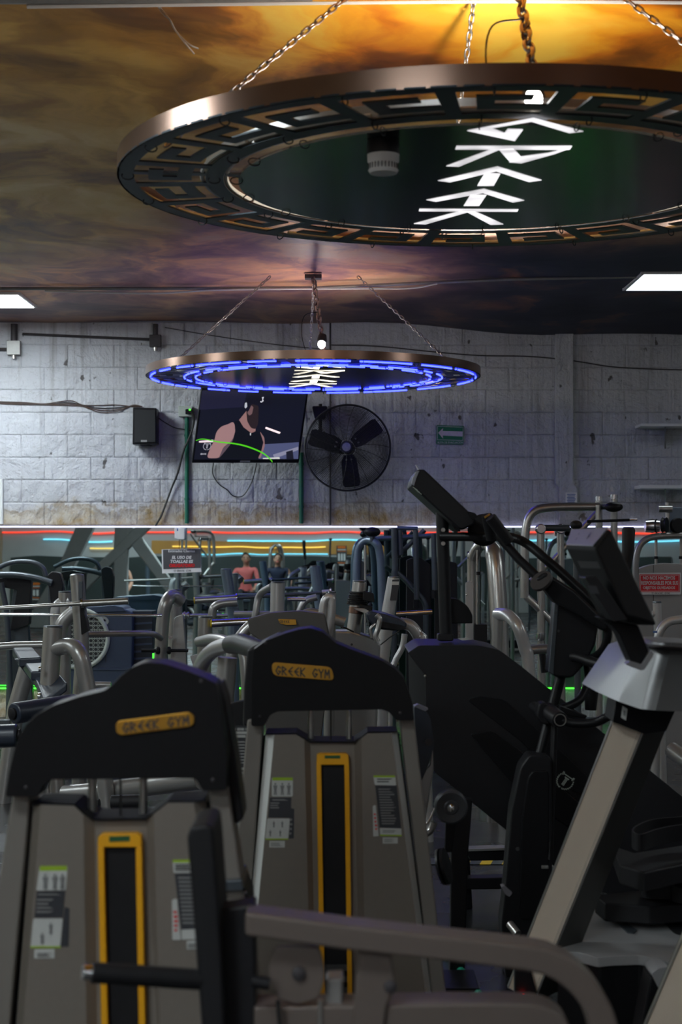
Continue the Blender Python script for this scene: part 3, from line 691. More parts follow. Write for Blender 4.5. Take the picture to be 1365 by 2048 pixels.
# shelves on the wall at right
for py, y2, label in ((847, 852.5, 'white wall shelf at the right edge, upper one'), (970, 977, 'white wall shelf at the right edge, lower one')):
    x0 = 1283 if py < 900 else 1281
    t = thing('wall_shelf', label, 'shelf', U(1420, y2, FACE-.15))
    plate('board', 'white', t, rect(x0, py, 1560, y2), FACE-.3, .3, .002)
    for bx in (1330, 1480): MB().prism([U(bx, y2, FACE), U(bx, y2, FACE-.24)+Vector((0, 0, 0)), U(bx, y2+45, FACE)], (.012, 0, 0)).build('bracket', 'zinc', t, smooth=False)
# boxed-in duct on the wall with a paper notice
t = thing('wall_duct', 'pale boxed duct on the wall above the chrome pulley frame', 'duct', U(1136, 1050, FACE-.03))
MB().px(rnd([(1112, 640), (1148, 640), (1148, 968), (1156, 976), (1156, 1050), (1120, 1050), (1120, 972), (1112, 968)], 4), FACE-.05, .05).build('duct_cover', WALL, t, .006)
t = thing('paper_notice', 'small paper notice with blue text on the wall duct', 'notice', U(1144, 1012, FACE-.055)); Y = FACE-.056
plate('sheet', 'paper', t, rect(1132, 985, 1155, 1012), Y, .003)
for k in range(6): plate('text_line', 'blue_ink', t, rect(1135+(k % 2), 988+k*3, 1152-(k % 3), 989.6+k*3), Y-.001, .001)
plate('yellow_spot', 'yellow_cap', t, rnd(rect(1139, 1006, 1148, 1011), 3), Y-.0015, .0015)
# soap-style white sensor and the towel sign on the mirror
t = thing('wall_dispenser', 'small white dispenser at the mirror top above the towel sign', 'dispenser', U(359, 1080, WY-.1)); Y = WY-.12
plate('body', 'white', t, rnd([(349, 1056), (369, 1056), (369, 1079), (361, 1080), (349, 1077)], 2), Y, .09, .006)
plate('front_cover', 'paper', t, rnd([(358, 1057), (369, 1056.5), (369, 1079), (358, 1078)], 2), Y-.01, .01, .002); plate('blue_mark', 'blue_ink', t, rect(354, 1057, 356.5, 1062), Y-.001, .001)
t = thing('towel_sign', 'grey sign on the mirror saying towels are compulsory', 'sign', U(363, 1146, WY-.02)); Y = WY-.028
plate('board', 'paper', t, [(323.5, 1099), (401, 1097), (403, 1144), (324.5, 1147)], Y, .01, .001)
MB().px([(326, 1099.5), (401, 1098), (402, 1136), (327, 1138.5)], Y-.0012, .0012).build('print', 'signboard', t, smooth=False)
letters('lettering', 'paper', t, 'Estimados Clientes', lquad(337, 1099.2, 390, 1104.6, Y-.0016), bold=.015)
letters('lettering', 'paper', t, 'EL USO DE', lquad(344, 1111.5, 383.5, 1117.8, Y-.0016), shear=.18, bold=.04); letters('lettering', 'paper', t, 'TOALLAS ES', lquad(341, 1119.5, 386.5, 1126, Y-.0016), shear=.18, bold=.04)
letters('lettering', 'red_text', t, 'OBLIGATORIO', lquad(338.5, 1127.2, 390, 1134.4, Y-.0018), shear=.18, bold=.06)
emblem('emblem', 'ink', t, U(350, 1141.6, Y-.0005), .011); greek('lettering', 'ink', t, 'GREEK GYM', lquad(354, 1139.5, 382, 1143.5, Y-.0008))
# ---------------------------------------------------------------- weight towers in front
def weight_tower(label, D, d):
    fy = HY+F*EZ/D-1                          # floor row at this distance
    t = thing('weight_tower', label, 'gym machine', U(d['cx'], fy+1, D+.1))
    def ext(l): (x0, y0), (x1, y1) = l; return (x0+(x1-x0)*(fy-y0)/(y1-y0), fy)
    L = [(l[0], ext(l[:2]), l[2]) for l in d['lines']]
    def seg(m, i, th=.13):
        (a, a2, da), (b, b2, db) = L[i], L[i+1]
        q = [U(*a, D)+Vector((0, da, 0)), U(*b, D)+Vector((0, db, 0)), U(*b2, D)+Vector((0, db, 0)), U(*a2, D)+Vector((0, da, 0))]
        e = max(da, db)
        m.loft([q, [Vector((p.x, D+th+e*.2, p.z)) for p in q]])
    n = len(L)-1; m = MB()
    for i in range(1, n-1): seg(m, i)
    m.build('front_panel', 'panel', t, smooth=False)
    for i in (0, n-1): m = MB(); seg(m, i); m.build('panel_trim', 'panel_edge_lit' if d.get('bright') else 'panel', t, smooth=False)  # pale trim paints in lamp light on the right tower's bevels
    m = MB()                                   # dark cap along the top edge of the panel
    for i in range(n):
        a, b = U(*L[i][0], D), U(*L[i+1][0], D); u = Vector((0, 0, .004)); o = Vector((0, .004, 0)); e = Vector((0, .15, 0))
        m.loft([[a+o, b+o, b+o+u, a+o+u], [a+e, b+e, b+e+u, a+e+u]])
    m.build('top_cap', 'matte', t, smooth=False)
    for s, col in zip((0, -1), d['columns']):
        (a0, a1), (b0, b1) = col; e_ = (b0, b1) if s == 0 else (a0, a1); q = [U(e_[0][0], L[s][0][1]+2, D+.06), U(*L[s][0], D+.06), U(*L[s][1], D+.06), U(*ext(e_), D+.06)]
        MB().loft([q, [p+Vector((0, .02, 0)) for p in q]]).build('gap_shade', 'matte', t, smooth=False)  # added dark sheet stands in for the shade inside the gap
    for col in d['columns']:                   # splayed uprights
        (a0, a1), (b0, b1) = col; A2, B2 = ext((a0, a1)), ext((b0, b1))
        m = MB(); q = [U(*a0, D+.03), U(*b0, D+.03), U(*B2, D+.03), U(*A2, D+.03)]
        m.loft([q, [p+Vector((0, .12, 0)) for p in q]]); m.build('upright', 'tower_column', t, .006)
    MB().box((U(d['cx'], fy, D).x, D+.1, .03), (.66*d['w'], .4, .06)).build('base', 'steel_dark', t, .006)
    MB().px(rnd(d['shroud'], d.get('sr', 3), 3), D-.02, .12, grow=.012).build('shroud', 'black', t, .012, seg=3)
    MB().px(d['rear'], D+.06, .14).build('rear_shroud', 'black_soft', t, .008)
    for b in d['bolts']: MB().lathe([(.0045, 0), (.004, -.003), (.002, -.004)], U(*b, D-.02), (0, 1, 0), 10).build('bolt', 'rust', t)
    bd = plate('badge', 'gold', t, rnd(d['badge'], d['br'], 6), D-.028, .012, .002)
    q = d['badge_text']; greek('lettering', 'ink', bd, 'GREEK GYM', [U(*p, D-.0286) for p in q], .15)
    for r in d['rods']: rod('guide_rod', 'brushed', t, U(*r[0], D+.075), U(*r[1], D+.075), r[2], 12)
    c = d['cable']; rod('lift_cable', 'cable', t, U(*c[0], D+.05), U(*c[1], D+.016), .0025, 6)
    MB().px(d['slot'], D+.012, .02).build('weight_slot', 'rubber', t, smooth=False)
    fr = MB()
    for poly in d['frame']: fr.px(poly, D-.006, .03)
    yf = fr.build('slot_frame', 'yellow', t, .003, seg=1)
    MB().px(d['frame_label'], D-.0075, .002).build('frame_label', pmat('green_label', (.02, .1, .03), .5), yf, smooth=False)
    for k in range(6): rod('weight_plate', 'black_soft', t, U(d['slot'][3][0]+2, fy-(60+k*22)*5/D, D+.02), U(d['slot'][2][0]-2, fy-(60+k*22)*5/D, D+.02), .02, 6)
    ks = 0
    for poly, mat_ in d['stickers']:
        ks += 1; MB().px(poly, D-.0012-.00015*ks, .0012).build('sticker', mat_, t, smooth=False)
    for (x0, y0, x1, y1, n_, mat_, slant) in d['text']:   # printed lines
        m = MB(); rr = random.Random(int(x0))
        for k in range(n_):
            y = y0+(y1-y0)*(k+.25)/n_; h = (y1-y0)/n_*.45; dx = slant*(y-y0)
            m.px([(x0+dx, y), (x0+dx+(x1-x0)*rr.uniform(.6, 1), y), (x0+dx+(x1-x0)*.98*rr.uniform(.6, 1), y+h), (x0+dx, y+h)], D-.0052, .001)
        m.build('print', mat_, t, smooth=False)
    for (x, y, h) in d['figures']:             # little standing figures printed on the sticker
        m = MB(); m.px(rnd(rect(x-h*.07, y, x+h*.07, y+h*.16), 1), D-.0054, .001); m.px([(x-h*.18, y+h*.2), (x+h*.18, y+h*.2), (x+h*.1, y+h*.6), (x+h*.13, y+h), (x+h*.02, y+h), (x, y+h*.65), (x-h*.03, y+h), (x-h*.13, y+h), (x-h*.1, y+h*.6)], D-.0054, .001)
        m.build('printed_figure', 'ink_grey', t, smooth=False)
    return t
T2 = dict(cx=660, w=1.0, bright=True,
 lines=[((531, 1470), (503, 1786), .035), ((549, 1470), (519, 1786), 0), ((592, 1469), (588, 1826), 0), ((609, 1479), (617, 1826), 0), ((621, 1486), (628, 1826), .02), ((709, 1486), (716, 1826), .02), ((723, 1477), (729, 1826), 0), ((736, 1467), (752, 1826), 0), ((784, 1466), (834, 1850), 0), ((796, 1466), (846, 1850), .035)],
 columns=[(((495, 1440), (472, 1717)), ((527, 1440), (503, 1786))), (((799, 1436), (848, 1851)), ((829, 1436), (877, 1851)))],
 shroud=[(503, 1452), (503, 1361), (507, 1299), (533, 1281), (570, 1267), (598, 1259), (622, 1256), (646, 1264), (660, 1275), (672, 1286), (703, 1299), (764, 1321), (792, 1338), (808, 1356), (816, 1378), (825, 1406), (829, 1441), (794, 1441), (778, 1424), (764, 1419), (555, 1423), (541, 1430), (529, 1452)], sr=4,
 rear=[(486, 1453), (488, 1372), (495, 1300), (507, 1292), (560, 1266), (520, 1452)],
 bolts=[(520, 1433), (801, 1426), (531, 1286)],
 badge=[(543, 1324), (664, 1334), (670, 1362), (546, 1352)], br=12, badge_text=[(551, 1349), (661, 1357), (661, 1340), (551, 1332)],
 rods=[((622, 1420), (622, 1500), .0085), ((699, 1420), (699, 1500), .008)], cable=((662, 1420), (664, 2060)),
 slot=[(642, 1526), (691, 1526), (700, 2075), (650, 2075)],
 frame=[rnd([(633, 1530), (634, 1509), (640, 1507), (692, 1507), (698, 1511), (699, 1530)], 2), [(633, 1529), (643, 1529), (649, 1900), (653, 2090), (643, 2090), (639, 1900)], [(689, 1529), (699, 1529), (704, 1900), (707, 2090), (697, 2090), (694, 1900)]],
 frame_label=rect(650, 1511, 681, 1517),
 stickers=[(rnd(rect(544, 1555, 586, 1593), 3), 'sticker'), (rnd([(545, 1555), (586, 1555), (586, 1561), (545, 1561)], 1), 'lime'), ([(540, 1595), (583, 1595), (582, 1636), (537, 1635)], 'sticker_dark'), (rnd([(535, 1637), (580, 1637), (577, 1677), (531, 1677)], 3), 'sticker'), ([(582, 1616), (589, 1618), (588, 1677), (578, 1677)], 'sticker_dark'), ([(531, 1677), (577, 1677), (577, 1679.5), (531, 1679.5)], 'lime'), (rect(539, 1682, 570, 1695), 'sticker'),
  (rnd([(747, 1551), (791, 1552), (793, 1571), (750, 1570)], 3), 'sticker'), ([(747, 1551), (790, 1551), (791, 1555), (748, 1555)], 'lime'), ([(751, 1571), (794, 1571), (803, 1657), (760, 1655)], 'sticker_dark'), (rnd([(746, 1612), (752, 1610), (758, 1672), (747, 1673)], 2), 'sticker'), (rnd([(760, 1656), (803, 1657), (804, 1672), (761, 1671)], 2), 'sticker'), ([(760, 1669), (804, 1670), (804, 1672.5), (761, 1672)], 'lime'), (rect(766, 1675, 796, 1687), 'sticker')],
 text=[(545, 1597, 579, 1603, 1, 'ink_grey', 0), (541, 1604, 565, 1618, 3, 'ink_grey', -.05), (542, 1685, 567, 1693, 3, 'ink_grey', 0), (755, 1556, 788, 1566, 2, 'ink', 0), (757, 1576, 790, 1650, 14, 'ink_grey', .1), (766, 1660, 798, 1666, 2, 'ink_grey', 0), (748, 1625, 753, 1662, 5, 'red', .1), (769, 1677, 793, 1685, 3, 'ink_grey', 0), (580.5, 1635, 586, 1672, 4, 'ink_grey', -.05)],
 figures=[(551, 1566, 24), (565, 1566, 24), (578, 1566, 24), (548, 1642, 13), (565, 1642, 13), (541, 1660, 13), (561, 1660, 13)])
tw2 = weight_tower('black topped weight tower with a bright yellow slot frame, right of the blurred one', 5.0, T2)
def z1(pts): return [(p[0]*.375, 1280+p[1]*.375) for p in pts]       # crop -> picture
T1 = dict(cx=235, w=1.0,
 lines=[((62, 1612), (28, 2048), .03), ((82, 1610), (46, 2048), 0), ((148, 1612), (150, 2048), 0), ((167, 1630), (173, 2048), 0), ((187, 1642), (192, 2048), .02), ((290, 1641), (311, 2048), .02), ((308, 1628), (320, 2048), 0), ((336, 1606), (352, 2048), 0), ((388, 1606), (455, 2048), 0), ((408, 1604), (480, 2048), .03)],
 columns=[(((26, 1580), (-18, 1857)), ((62, 1580), (20, 2048))), (((416, 1570), (440, 1765)), ((456, 1570), (484, 1765)))],
 shroud=[(11, 1593), (18, 1548), (28, 1503), (37, 1475), (52, 1449), (73, 1429), (105, 1411), (160, 1393), (209, 1381), (226, 1368), (243, 1350), (262, 1336), (280, 1328), (296, 1325), (326, 1327), (375, 1342), (410, 1356), (432, 1368), (446, 1449), (454, 1505), (453, 1581), (405, 1582), (394, 1561), (386, 1557), (101, 1559), (88, 1568), (76, 1594)], sr=5,
 rear=[(440, 1362), (452, 1400), (470, 1505), (478, 1560), (488, 1640), (468, 1650), (455, 1580), (430, 1400)],
 bolts=[(52, 1575), (426, 1560), (403, 1362)],
 badge=[(231, 1450), (236, 1442), (378, 1424), (389, 1432), (388, 1448), (382, 1453), (242, 1471), (233, 1466)], br=5, badge_text=[(245, 1466), (380, 1450), (379, 1431), (244, 1447)],
 rods=[((185, 1550), (185, 1650), .0095), ((287, 1550), (287, 1650), .009)], cable=((241, 1550), (248, 2300)),
 slot=[(208, 1694), (272, 1694), (281, 2300), (219, 2300)],
 frame=[rnd([(195, 1695), (196, 1674), (204, 1668), (274, 1667), (283, 1672), (284, 1695)], 3), [(195, 1694), (208, 1694), (216, 2048), (220, 2300), (207, 2300), (202, 2048)], [(271, 1694), (284, 1694), (291, 2048), (296, 2300), (283, 2300), (277, 2048)]],
 frame_label=z1([(583, 1048), (693, 1045), (693, 1073), (583, 1077)]),
 stickers=[(rnd(z1([(212, 1207), (360, 1205), (352, 1335), (194, 1337)]), 4), 'sticker'), (z1([(213, 1206), (358, 1205), (357, 1230), (211, 1232)]), 'lime'), (z1([(196, 1340), (348, 1338), (335, 1480), (184, 1482)]), 'sticker_dark'), (rnd(z1([(178, 1486), (335, 1486), (320, 1640), (163, 1640)]), 4), 'sticker'), (z1([(345, 1425), (370, 1432), (365, 1635), (325, 1635)]), 'sticker_dark'), (z1([(163, 1633), (325, 1633), (322, 1642), (163, 1642)]), 'lime'), (z1([(184, 1650), (292, 1648), (290, 1697), (182, 1698)]), 'sticker'),
  (rnd(z1([(922, 1175), (1040, 1172), (1050, 1240), (926, 1243)]), 4), 'sticker'), (z1([(922, 1173), (1040, 1171), (1042, 1186), (923, 1188)]), 'lime'), (z1([(932, 1246), (1060, 1243), (1085, 1540), (968, 1545)]), 'sticker_dark'), (rnd(z1([(918, 1385), (945, 1380), (965, 1600), (920, 1600)]), 3), 'sticker'), (z1([(968, 1545), (1090, 1540), (1092, 1595), (970, 1598)]), 'sticker'), (z1([(996, 1605), (1090, 1603), (1092, 1648), (998, 1650)]), 'sticker')],
 text=[(76, 1786, 124, 1792, 1, 'ink_grey', 0), (74, 1796, 110, 1828, 4, 'ink_grey', -.05), (74, 1905, 106, 1914, 3, 'ink_grey', 0), (350, 1727, 385, 1742, 3, 'ink', 0), (356, 1752, 395, 1850, 12, 'ink_grey', .1), (347, 1820, 356, 1865, 5, 'red', .05), (376, 1886, 402, 1896, 3, 'ink_grey', 0)],
 figures=[(90, 1748, 30), (109, 1748, 30), (124, 1748, 30), (101, 1846, 22), (84, 1866, 22)])
tw1 = weight_tower('black topped weight tower at lower left, blurred, with dull gold badge', 3.65, T1)
rear1 = plate('side_cover', 'black_soft', tw1, [(438, 1766), (486, 1763), (500, 1800), (512, 2180), (455, 2180)], 3.69, .16, .006)
plate('collar', 'steel_dark', tw1, [(436, 1762), (485, 1759), (488, 1782), (438, 1785)], 3.66, .18, .004)
for p in ((490, 1786), (492, 1800)): MB().lathe([(.005, 0), (.004, -.006)], U(*p, 3.68), (0, 1, 0), 10).build('bolt', 'chrome', tw1)
# bent frame tube that runs back from the right tower
pipe('frame_tube', 'silver', tw2, [(398, 1420, 5.9), (398, 1345, 5.9), (424, 1303, 5.7), (470, 1287, 5.5), (490, 1289, 5.35)], .026, curve=True, n=16)
m = MB(); m.tube([U(462, 1289, 5.55), U(480, 1287, 5.4), U(530, 1304, 5.1)], [.031, .033, .03], 16); m.build('tube_sleeve', 'black_soft', tw2)
pipe('frame_post', 'silver', tw2, [(456, 1315, 5.7), (446, 1430, 5.7), (440, 1530, 5.7), (432, HY+F*EZ/5.7, 5.7)], .033, n=14)
plate('inner_board', 'black_soft', tw2, [(455, 1408), (490, 1400), (490, 1640), (478, 1640), (466, 1500)], 5.3, .03, .003)
lb = plate('warning_label', 'sticker_dark', tw2, [(464, 1452), (497, 1452), (492, 1560), (478, 1560)], 5.295, .004)
m = MB(); [m.px(rect(466+x, 1456, 466+x+w, 1461), 5.293, .001) for x, w in ((0, 2.6), (3.2, 3.4), (9, 3), (12.6, 2.4), (15.6, 1), (17.2, 2.6), (20.4, 2), (25, 1.2), (27.5, 2))]; m.build('print', 'sticker', tw2, smooth=False)
m = MB()
for k, w_ in enumerate((1, .9)): m.px(rect(467, 1463+k*7, 467+27*w_, 1468+k*7), 5.293, .001)
for k in range(8): m.px(rect(470+k*.7, 1483+k*6, 490-k*.3, 1484.6+k*6), 5.293, .001)
for k in range(3): m.px(rect(479, 1535+k*8, 490, 1540+k*8), 5.293, .001)
m.build('print', 'sticker', tw2, smooth=False)

# ---------------------------------------------------------------- seat machine at the very front
D = 3.0; fyD = HY+F*EZ/D
t = thing('seated_press', 'grey front machine with curved bars, black pad and black grip, out of focus', 'gym machine', (U(700, fyD, D).x, D+.1, 0))
plate('back_pad', 'rubber', t, rnd([(374, 1676), (380, 1655), (412, 1648), (426, 1655), (430, 1690), (444, 1900), (456, 2180), (412, 2180), (384, 1800)], [4, 8, 4, 6, 3, 0, 0, 0, 0]), D, .2, .008, seg=3)
plate('pad_post', 'black_soft', t, [(436, 1820), (510, 1808), (520, fyD), (470, fyD)], D+.06, .08, .006)
g = rod('grip', 'rubber', t, U(183, 1945, D-.04), U(412, 1960, D+.02), .0185, 18); rod('grip_cap', 'chrome', g, U(166, 1944, D-.045), U(184, 1945, D-.04), .0135, 16)
def flat_bar(name, top, bot, D, th, mat='column'):
    m = MB(); n = len(top)
    rings = [[U(*a, D), U(*b, D), U(*b, D)+Vector((0, th, 0)), U(*a, D)+Vector((0, th, 0))] for a, b in zip(top, bot)]
    return m.loft(rings).build(name, mat, t, .007, seg=3, angle=50)
def c2(pts, n=6): return [(p.x, p.y) for p in cat([Vector((a, b, 0)) for a, b in pts], n)]
flat_bar('press_arm', [(490, 1825), (700, 1852), (950, 1880), (1060, 1892)]+c2([(1105, 1901), (1150, 1924), (1190, 1960), (1222, 2008), (1240, 2060), (1252, 2130)]),
 [(490, 1873), (700, 1902), (950, 1930), (1050, 1943)]+c2([(1085, 1950), (1117, 1966), (1150, 1995), (1172, 2030), (1186, 2070), (1196, 2130)]), D, .085)
flat_bar('lower_arm', [(508, 2014), (700, 2012), (900, 2008)]+c2([(1020, 2008), (1080, 2012), (1120, 2028), (1143, 2060), (1152, 2130)]), [(508, 2075), (700, 2072), (900, 2068)]+c2([(1020, 2068), (1050, 2072), (1075, 2084), (1090, 2105), (1096, 2140)]), D+.05, .09)
MB().lathe([(.05, 0), (.05, .012)], U(590, 1945, D+.04), (0, 1, 0), 28)
plate('pivot_plate', 'column', t, rnd([(548, 1893), (640, 1893), (652, 1950), (640, 1995), (600, 2010), (555, 1998), (535, 1950)], 14), D+.045, .012, .003)
MB().lathe([(.013, 0), (.012, -.007), (.006, -.009)], U(598, 1947, D+.045), (0, 1, 0), 14).build('pivot_bolt', 'rust', t)
plate('link_bracket', 'column', t, rnd([(722, 1880), (778, 1885), (795, 1975), (775, 2010), (752, 2180), (700, 2180), (705, 2040)], 8), D+.04, .03, .005)
MB().lathe([(.012, 0), (.011, -.007), (.005, -.009)], U(781, 1973, D+.04), (0, 1, 0), 14).build('pivot_bolt', 'rust', t)
plate('stop_post', 'silver', t, [(652, 1957), (688, 1955), (686, 1975), (686, fyD), (652, fyD)], D+.07, .06, .005)
rod('lever', 'black_soft', t, U(505, 1962, D+.02), U(540, 1968, D+.02), .011); pipe('brake_cable', 'cable', t, [(556, 2000, D+.03), (562, 2080, D+.03), (566, 2200, D+.03)], .004); rod('thin_rod', 'brushed', t, U(641, 2000, D+.05), U(641, 2200, D+.05), .005)
for x in (560, 1180): plate('floor_leg', 'column', t, rect(x, 2120, x+52, fyD), D+.04, .07, .006)
plate('floor_beam', 'column', t, rect(450, fyD-45, 1240, fyD), D+.04, .08, .006)

# ---------------------------------------------------------------- treadmill at right
ty = 5.2
t = thing('treadmill', 'grey treadmill with ribbed metal uprights and black console at lower right', 'treadmill', Uz(1200, 1990, .0))
def upright(top, bot, side, D0, D1, par):      # ribbed extrusion: front face with grooves, smooth dark side
    TL, TR = U(*top[0], D1), U(*top[1], D1); BL, BR = U(*bot[0], D0), U(*bot[1], D0); ST, SB = U(*side[0], D1+.1), U(*side[1], D0+.1)
    up_ = bpy.data.objects.new('upright', None); link(up_, par)
    n = 22; m = MB(); nv = (TR-TL).cross(BL-TL).normalized()
    if nv.y > 0: nv = -nv
    for k in range(n):
        for u0, u1, h in ((k/n, (k+.62)/n, .0), ((k+.62)/n, (k+1)/n, -.004)):
            q = [BL.lerp(BR, .03+.92*u0)+nv*h, BL.lerp(BR, .03+.92*u1)+nv*h, TL.lerp(TR, .03+.92*u1)+nv*h, TL.lerp(TR, .03+.92*u0)+nv*h]; m.loft([q, [p-nv*.02 for p in q]])
    m.build('ribbed_face', pmat('ribbed_aluminium', (.97, .84, .7), .5, .0, .05, 8), up_, smooth=False)
    for u0, u1 in ((0, .025), (.955, 1.0)):
        q = [BL.lerp(BR, u0)+nv*.003, BL.lerp(BR, u1)+nv*.003, TL.lerp(TR, u1)+nv*.003, TL.lerp(TR, u0)+nv*.003]; MB().loft([q, [p-nv*.02 for p in q]]).build('edge_rail', 'brushed', up_, smooth=False)
    MB().loft([[BR-nv*.001, SB, ST, TR-nv*.001], [BL-nv*.02, SB-Vector((.06, 0, 0)), ST-Vector((.06, 0, 0)), TL-nv*.02]]).build('side_face', pmat('upright_side', (.075, .075, .07), .42, .5, .06, 20), up_, smooth=False)
    return up_
upright([(1226, 1440), (1289, 1462)], [(1016, 1975), (1070, 2004)], [(1332, 1460), (1128, 1978)], 5.2, 5.05, t)
upright([(1550, 1440), (1650, 1462)], [(1253, 2140), (1335, 2172)], [(1700, 1460), (1420, 2170)], 4.6, 4.4, t)
hood = [Uz(*p, .27) for p in rnd([(1108, 1900), (1160, 1872), (1196, 1793), (1230, 1806), (1290, 1812), (1365, 1809), (1470, 1800), (1520, 1920), (1400, 1935), (1340, 1924), (1280, 1910), (1225, 1912), (1195, 1915), (1160, 1905)], [0, 6, 5, 8, 6, 0, 10, 10, 6, 8, 6, 6, 6, 4])]
MB().prism([p-Vector((0, 0, .03)) for p in hood], (0, 0, .03)).build('motor_hood', pmat('hood_plastic', (.36, .36, .365), .36, .2, .05, 20), t, .01, seg=3)
c = sum(hood, Vector())/len(hood); MB().loft([[c+(p-c)*.97-Vector((0, 0, .27)) for p in hood], [c+(p-c)*.95-Vector((0, 0, .03)) for p in hood]]).build('motor_housing', 'black', t, .006)
bdg = [Uz(*p, .2708) for p in ((1229, 1840), (1242, 1837), (1275, 1862), (1268, 1868), (1255, 1866))]; MB().prism(bdg, (0, 0, .003)).build('hood_badge', 'steel_dark', t, smooth=False)
MB().prism([Uz(*p, .272) for p in rnd([(1326, 1843), (1345, 1832), (1400, 1830), (1400, 1876), (1350, 1868)], 8)], (0, 0, .002)).build('hood_recess', 'rubber', t, smooth=False)
g = Uz(1400, 1885, .12); MB().box((g.x+.75, 5.35, .11), (1.3, .62, .12)).build('running_deck', 'rubber', t, .01); 
plate('foot_cap', pmat('cap_plastic', (.3, .3, .31), .4, .1, .05), t, rnd([(1303, 1947), (1318, 1936), (1340, 1934), (1332, 1960), (1320, 1980)], 5), 4.75, .12, .006)
plate('foot_cover', 'black', t, [(1303, 1950), (1322, 1982), (1300, 2160), (1262, 2160)], 4.76, .12, .006)
MB().ball(U(1048, 1990, 5.14), .006, 8, 6).build('indicator_light', 'red_dot', t)
plate('switch_box', 'black', t, rnd([(1030, 1920), (1055, 1912), (1078, 2000), (1062, 2020), (1030, 2005)], 8), 5.16, .03, .005)
# cowl, collar, console
m = MB(); P_ = [(1250, 1300, 5.05), (1282, 1290, 4.9), (1318, 1285, 4.78), (1345, 1285, 4.76), (1400, 1288, 4.8), (1560, 1300, 5.0)]; Q_ = [(1193, 1383, 5.05), (1238, 1403, 4.88), (1282, 1418, 4.75), (1312, 1421, 4.73), (1390, 1424, 4.78), (1560, 1425, 5.0)]
for k in range(5):
    q = [U(*P_[k]), U(*P_[k+1]), U(*Q_[k+1]), U(*Q_[k])]; m.loft([q, [p+Vector((0, .3, 0)) for p in q]])
q = [U(*p) for p in P_]; m.add(q+[U(1560, 1290, 5.4), U(1400, 1276, 5.4), U(1280, 1288, 5.4)], [tuple(range(9))])
m.build('cowl', pmat('cowl_plastic', (.17, .172, .175), .34, .25, .05, 15), t, angle=60)
plate('collar', 'black_soft', t, [(1233, 1398), (1300, 1412), (1356, 1412), (1333, 1463), (1290, 1468), (1226, 1444)], lambda a, b: 4.98 if a < 1320 else 5.1, .16, .004)
plate('serial_label', 'sticker', t, [(1246, 1412), (1256, 1418), (1253, 1441), (1243, 1435)], 4.977, .002); m = MB()
for k in range(5): m.px([(1247.5, 1420+k*2.2), (1252.5, 1422.5+k*2.2), (1252.4, 1423.6+k*2.2), (1247.3, 1421.1+k*2.2)], 4.975, .001)
m.build('print', 'ink', t, smooth=False)
A, B, C_, E = U(1131, 1093, 4.95), U(1189, 1096, 4.55), U(1254, 1233, 4.5), U(1199, 1234, 4.9)
A2, B2, C2_, E2 = U(1142, 1059, 5.02), U(1222, 1055, 4.62), U(1317, 1252, 4.56), U(1262, 1252, 4.96)
MB().loft([[A, B, C_, E], [A2, B2, C2_, E2]]).build('console', 'matte', t, .012, seg=3)
e1 = (A2-A)*.06; MB().loft([[A+e1+(B-A)*.03, A+e1+(B-A)*.95, A2-e1+(B2-A2)*.95, A2-e1+(B2-A2)*.03], [p+Vector((0, 0, .004)) for p in (A+e1+(B-A)*.03, A+e1+(B-A)*.95, A2-e1+(B2-A2)*.95, A2-e1+(B2-A2)*.03)]]).build('console_top', pmat('console_grey', (.22, .22, .25), .4, .2, .05), t, .002)
for u in (.3, .62):
    q0 = A.lerp(B, u); q1 = A2.lerp(B2, u); v = Vector((0, 0, .0045)); w = (B-A)*.02; MB().loft([[q0.lerp(q1, .3)+v-w*.3, q0.lerp(q1, .5)+v-w, q0.lerp(q1, .7)+v-w*.3], [q0.lerp(q1, .3)+v+w*.3, q0.lerp(q1, .5)+v+w, q0.lerp(q1, .7)+v+w*.3]]).build('screw_slot', 'ink', t, smooth=False)
bn = (B-A).cross(E-A).normalized(); bn = -bn if bn.y > 0 else bn
def CB(u, v, k=0.0): return A*(1-u)*(1-v)+B*u*(1-v)+C_*u*v+E*(1-u)*v+bn*k
m = MB()
for k in range(14): u = .24+.05*k; m.prism([CB(u, .2, .001), CB(u+.025, .2, .001), CB(u+.025, .3, .001), CB(u, .3, .001)], bn*.0012)
m.build('vent_slots', 'ink', t, smooth=False)
plate('console_back_box', 'black_soft', t, rnd([(1170, 1154), (1193, 1153), (1200, 1160), (1257, 1240), (1228, 1243), (1205, 1210)], 4), 4.5, .12, .008)
plate('back_label', 'sticker_dark', t, [(1176, 1170), (1194, 1172), (1200, 1188), (1182, 1187)], 4.496, .003)
plate('neck', 'black', t, [(1199, 1235), (1226, 1240), (1278, 1251), (1299, 1302), (1285, 1331), (1263, 1325), (1240, 1270), (1225, 1252)], 4.66, .1, .006)
plate('neck_base', pmat('neck_plate', (.27, .27, .28), .35, .3, .04), t, rnd([(1252, 1329), (1262, 1322), (1285, 1329), (1303, 1300), (1310, 1308), (1290, 1339), (1283, 1341)], 2), 4.645, .05, .004)
plate('tray', 'black', t, [(1298, 1296), (1330, 1293), (1450, 1298), (1450, 1310), (1330, 1301)], 4.7, .3, .004)
tr = MB().loft([[U(1298, 1295, 4.72), U(1365, 1300, 4.72), U(1450, 1304, 4.72), U(1450, 1299, 5.1), U(1330, 1291, 5.1)], [U(1298, 1293, 4.72), U(1365, 1298, 4.72), U(1450, 1302, 4.72), U(1450, 1297, 5.1), U(1330, 1289, 5.1)]]).build('tray_rim', 'blue_cooler', t, .002)
